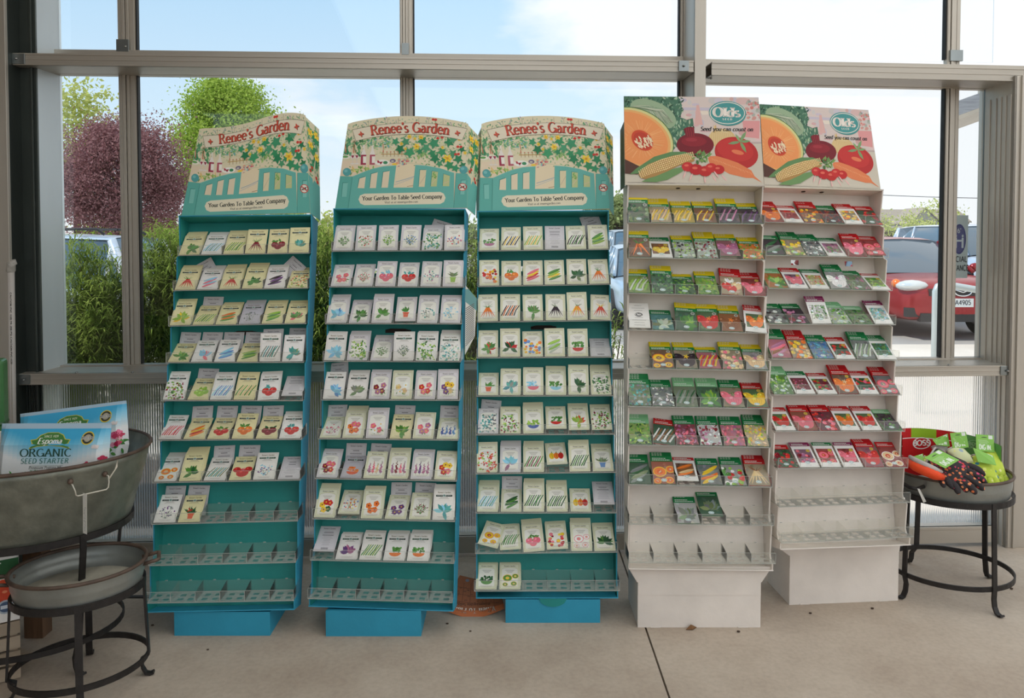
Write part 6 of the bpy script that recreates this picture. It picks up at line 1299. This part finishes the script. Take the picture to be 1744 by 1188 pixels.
b.prism([(-.45,.0,.225),(0,.0,.225),(-.02,.05,.325),(-.43,.05,.325)], (0,.004,0), (166,126,86)); a = Art(clip=(-.45,0,0,.225)); a.rect(-.45,.15,0,.215,(40,92,52)); a.line([(-.45,.16),(-.05,.205)], .004, (220,226,216)); a.rect(-.14, .18, -.06, .19, (226,230,220))
for k in range(26): x, y = rng.uniform(-.44,-.02), rng.uniform(.05,.125); a.ell(x, y, .026, .024, jit((206,70,36), 12), 12); a.ell(x-.007, y+.008, .008, .005, (236,140,100), 8)
a.rect(-.45,0,0,.03,W_); a.ell(-.04,.052,.024,.024,(170,180,190),18); a.ell(-.04,.052,.018,.018,(70,90,120),18); a.rect(-.054,.046,-.026,.058,(206,212,220)); a.onto(b, lambda x, y: (x, 0, y), Vector((0,-1,0)))
o = b.build('produce_box', M_PAPER, loc=(-1.69, 2.58, .208)); o.rotation_euler = (0,0,R(33)); tag(o, 'open tomato-printed cardboard box on the slatted crate', 'box')
b = MB(); r0 = empty('plastic_pipe', (0,0,0)); P0, P1 = A(24, 960, 3.42), A(18, 452, 3.42); P0.z = .0
r0.location = P0; b.tube([Vector((0,0,0)), P1-P0], .0155, 14); b.build('pipe_tube', mat('pvc', (190,182,174), .45), r0); tag(r0, 'grey-white plastic pipe standing against the left column', 'pipe')
b = MB(); b.tube([P1-P0+Vector((-.02,.012,-.055)), P1-P0+Vector((0,0,-.02)), P1-P0+Vector((.004,0,.012)), P1-P0+Vector((.02,.01,.018))], [.012,.02,.02,.012], 9); b.build('tape_wrap', mat('tape', (176,170,160), .5, noise=.2, nscale=40, bump=.6), r0)
b = MB(); a = Art(); text(a, 'CAUTION PVC 1120 PR 200 PSI CAUTION PVC 1120', .0, 0, .011, (50,50,50), .18, .14, False, 0, False)
dv_ = (P1-P0).normalized(); a.onto(b, lambda x, y: P1-P0-dv_*(.12+x)+Vector((.006+y*.6, -.0155, 0)), Vector((.3,-.95,0))); b.build('printed_marking', M_PAPER, r0)
# fan-shaped planting chart on the floor
Yc = 3.02; ct = R(52); cn_ = Vector((0, -math.cos(ct), math.sin(ct))); P_ = Vector((0, Yc, .012))
def onp(u, v):
    d = A(u, v, 1)-Vector((0, 0, EYE)); o_ = Vector((0, 0, EYE)); return o_+d*((P_-o_).dot(cn_)/d.dot(cn_))
out = [(752,1036),(757,1030),(783,979),(822,988),(850,1000),(858,1028),(859,1036),(840,1044),(822,1050),(805,1052),(788,1050),(770,1044)]
b = MB(); b.prism([onp(*p_) for p_ in out], -cn_*.0015, (150,90,58)); a = Art()
a.poly([(752,1036),(757,1030),(790,1039),(822,1039),(858,1027),(859,1036),(840,1044),(822,1050),(805,1052),(788,1050),(770,1044)], (190,106,62))
for X in (772, 786, 800, 814, 828, 842): a.line([(X+(790-X)*.15+4, 992 if X > 780 else 1005), (X, 1032)], .8, (110,66,44))
for Yl in (998, 1010, 1022): a.line([(776,Yl),(805,Yl+5),(850,Yl+4)], .8, (116,70,46))
for k in range(40): X, Y = rng.uniform(776,848), rng.uniform(998,1030); a.rect(X, Y, X+rng.uniform(2,6), Y+1.2, (110,70,48), k > 0)
a.ell(796, 988, 3.5, 2.4, (120,120,130), 10)
cf = lambda c: (-.0, 0)
a2 = Art(fn=lambda x, y: (1612-x, 2*1043-y-.0), up=-1)
text(a2, 'When To Plant', 806, 1055, 8.5, (232,220,206), .18, .09, True, 0, True, .08, 1.0, lambda c: (6*((c-806)/45)**2-4.5, 12*(c-806)/45**2)); text(a2, 'Reneesgarden Seeds', 806, 1063, 4, (70,44,34), .16, .1, True, 0, True, .08, 1.2, lambda c: (6*((c-806)/45)**2-4.5, 12*(c-806)/45**2))
for A_R in (a, a2): A_R.onto(b, lambda x, y: onp(x, y), cn_)
tag(b.build('planting_chart', M_PAPER), 'brown fan-shaped when-to-plant chart lying upside down on the floor', 'chart')
# price sheet hanging on the side of the middle rack
M2 = FRAMES[2]; b = MB(); a = Art(clip=(0,0,.1,.27)); c_ = at(792, 604, 3.12); T2 = Matrix.Translation((c_.x, 3.12, c_.z)) @ Matrix.Rotation(R(20), 4, 'Z') @ Matrix.Diagonal((.56, 1, 1.0, 1))
b.prism([T2 @ Vector(p_) for p_ in ((0,0,0),(.075,0,.075),(.09,0,.23),(.005,0,.285))], (0,.001,0), (222,220,212)); a.poly([(0,.22),(.09,.18),(.09,.23),(.005,.285)], (110,160,160))
for k in range(24): a.line([(.006,.19-.0085*k),(.07,.21-.0075*k)], .0035, (110,110,108), hold=k > 0)
a.p = [(pts, c, n) for pts, c, n in a.p if all(q[1] > q[0]*.95 for q in pts)]
a.onto(b, lambda x, y: T2 @ Vector((x, 0, y)), T2.to_3x3() @ Vector((0,-1,0))); tag(b.build('price_sheet', M_PAPER), 'printed paper sheets hanging between middle and rightmost teal racks', 'paper')
# litter on the floor
ML = mat('dry_leaf', (120,84,52), .9); ML2 = mat('soil_crumb', (74,58,46), .95)
lab_ = [(1182,1071,.02,'curled tan leaf scrap at the foot of the left white rack',ML), (1264,1076,.009,'dark crumb by the right corner of the left white rack base',ML2), (1388,1044,.008,'dark crumb before the right white rack base',ML2), (760,1062,.007,'dark crumb below the brown planting chart',ML2), (1495,1036,.009,'dark crumb at the right corner of the right white base',ML2), (1735,1002,.01,'reddish crumb at the far right floor edge',ML2), (250,945+120,.008,'dark crumb near the leftmost blue base',ML2), (800,1075,.006,'dark crumb below and right of the chart',ML2), (345,1107,.006,'dark crumb in front of the leftmost blue base',ML2)]
for u, v, r_, lb, m_ in lab_:
    Y = F*1.5/(v-400); p_ = Vector(((u-872)/F*Y, Y, 0)); b = MB()
    if r_ > .015:
        for s_ in (0, 1): b.prism([(-.022,-.006,.001),(0,.004,.012+.004*s_),(.024,.01,.002),(.004,-.008,.002)], (0,0,.0012))
    else: b.ball((0,0,r_*.4), r_*.7, 6, sz=(1.2,.8,.6))
    tag(b.build('leaf_scrap' if r_ > .015 else 'soil_crumb', m_, loc=p_), lb, 'leaf' if r_ > .015 else 'crumb', 'litter on the floor')
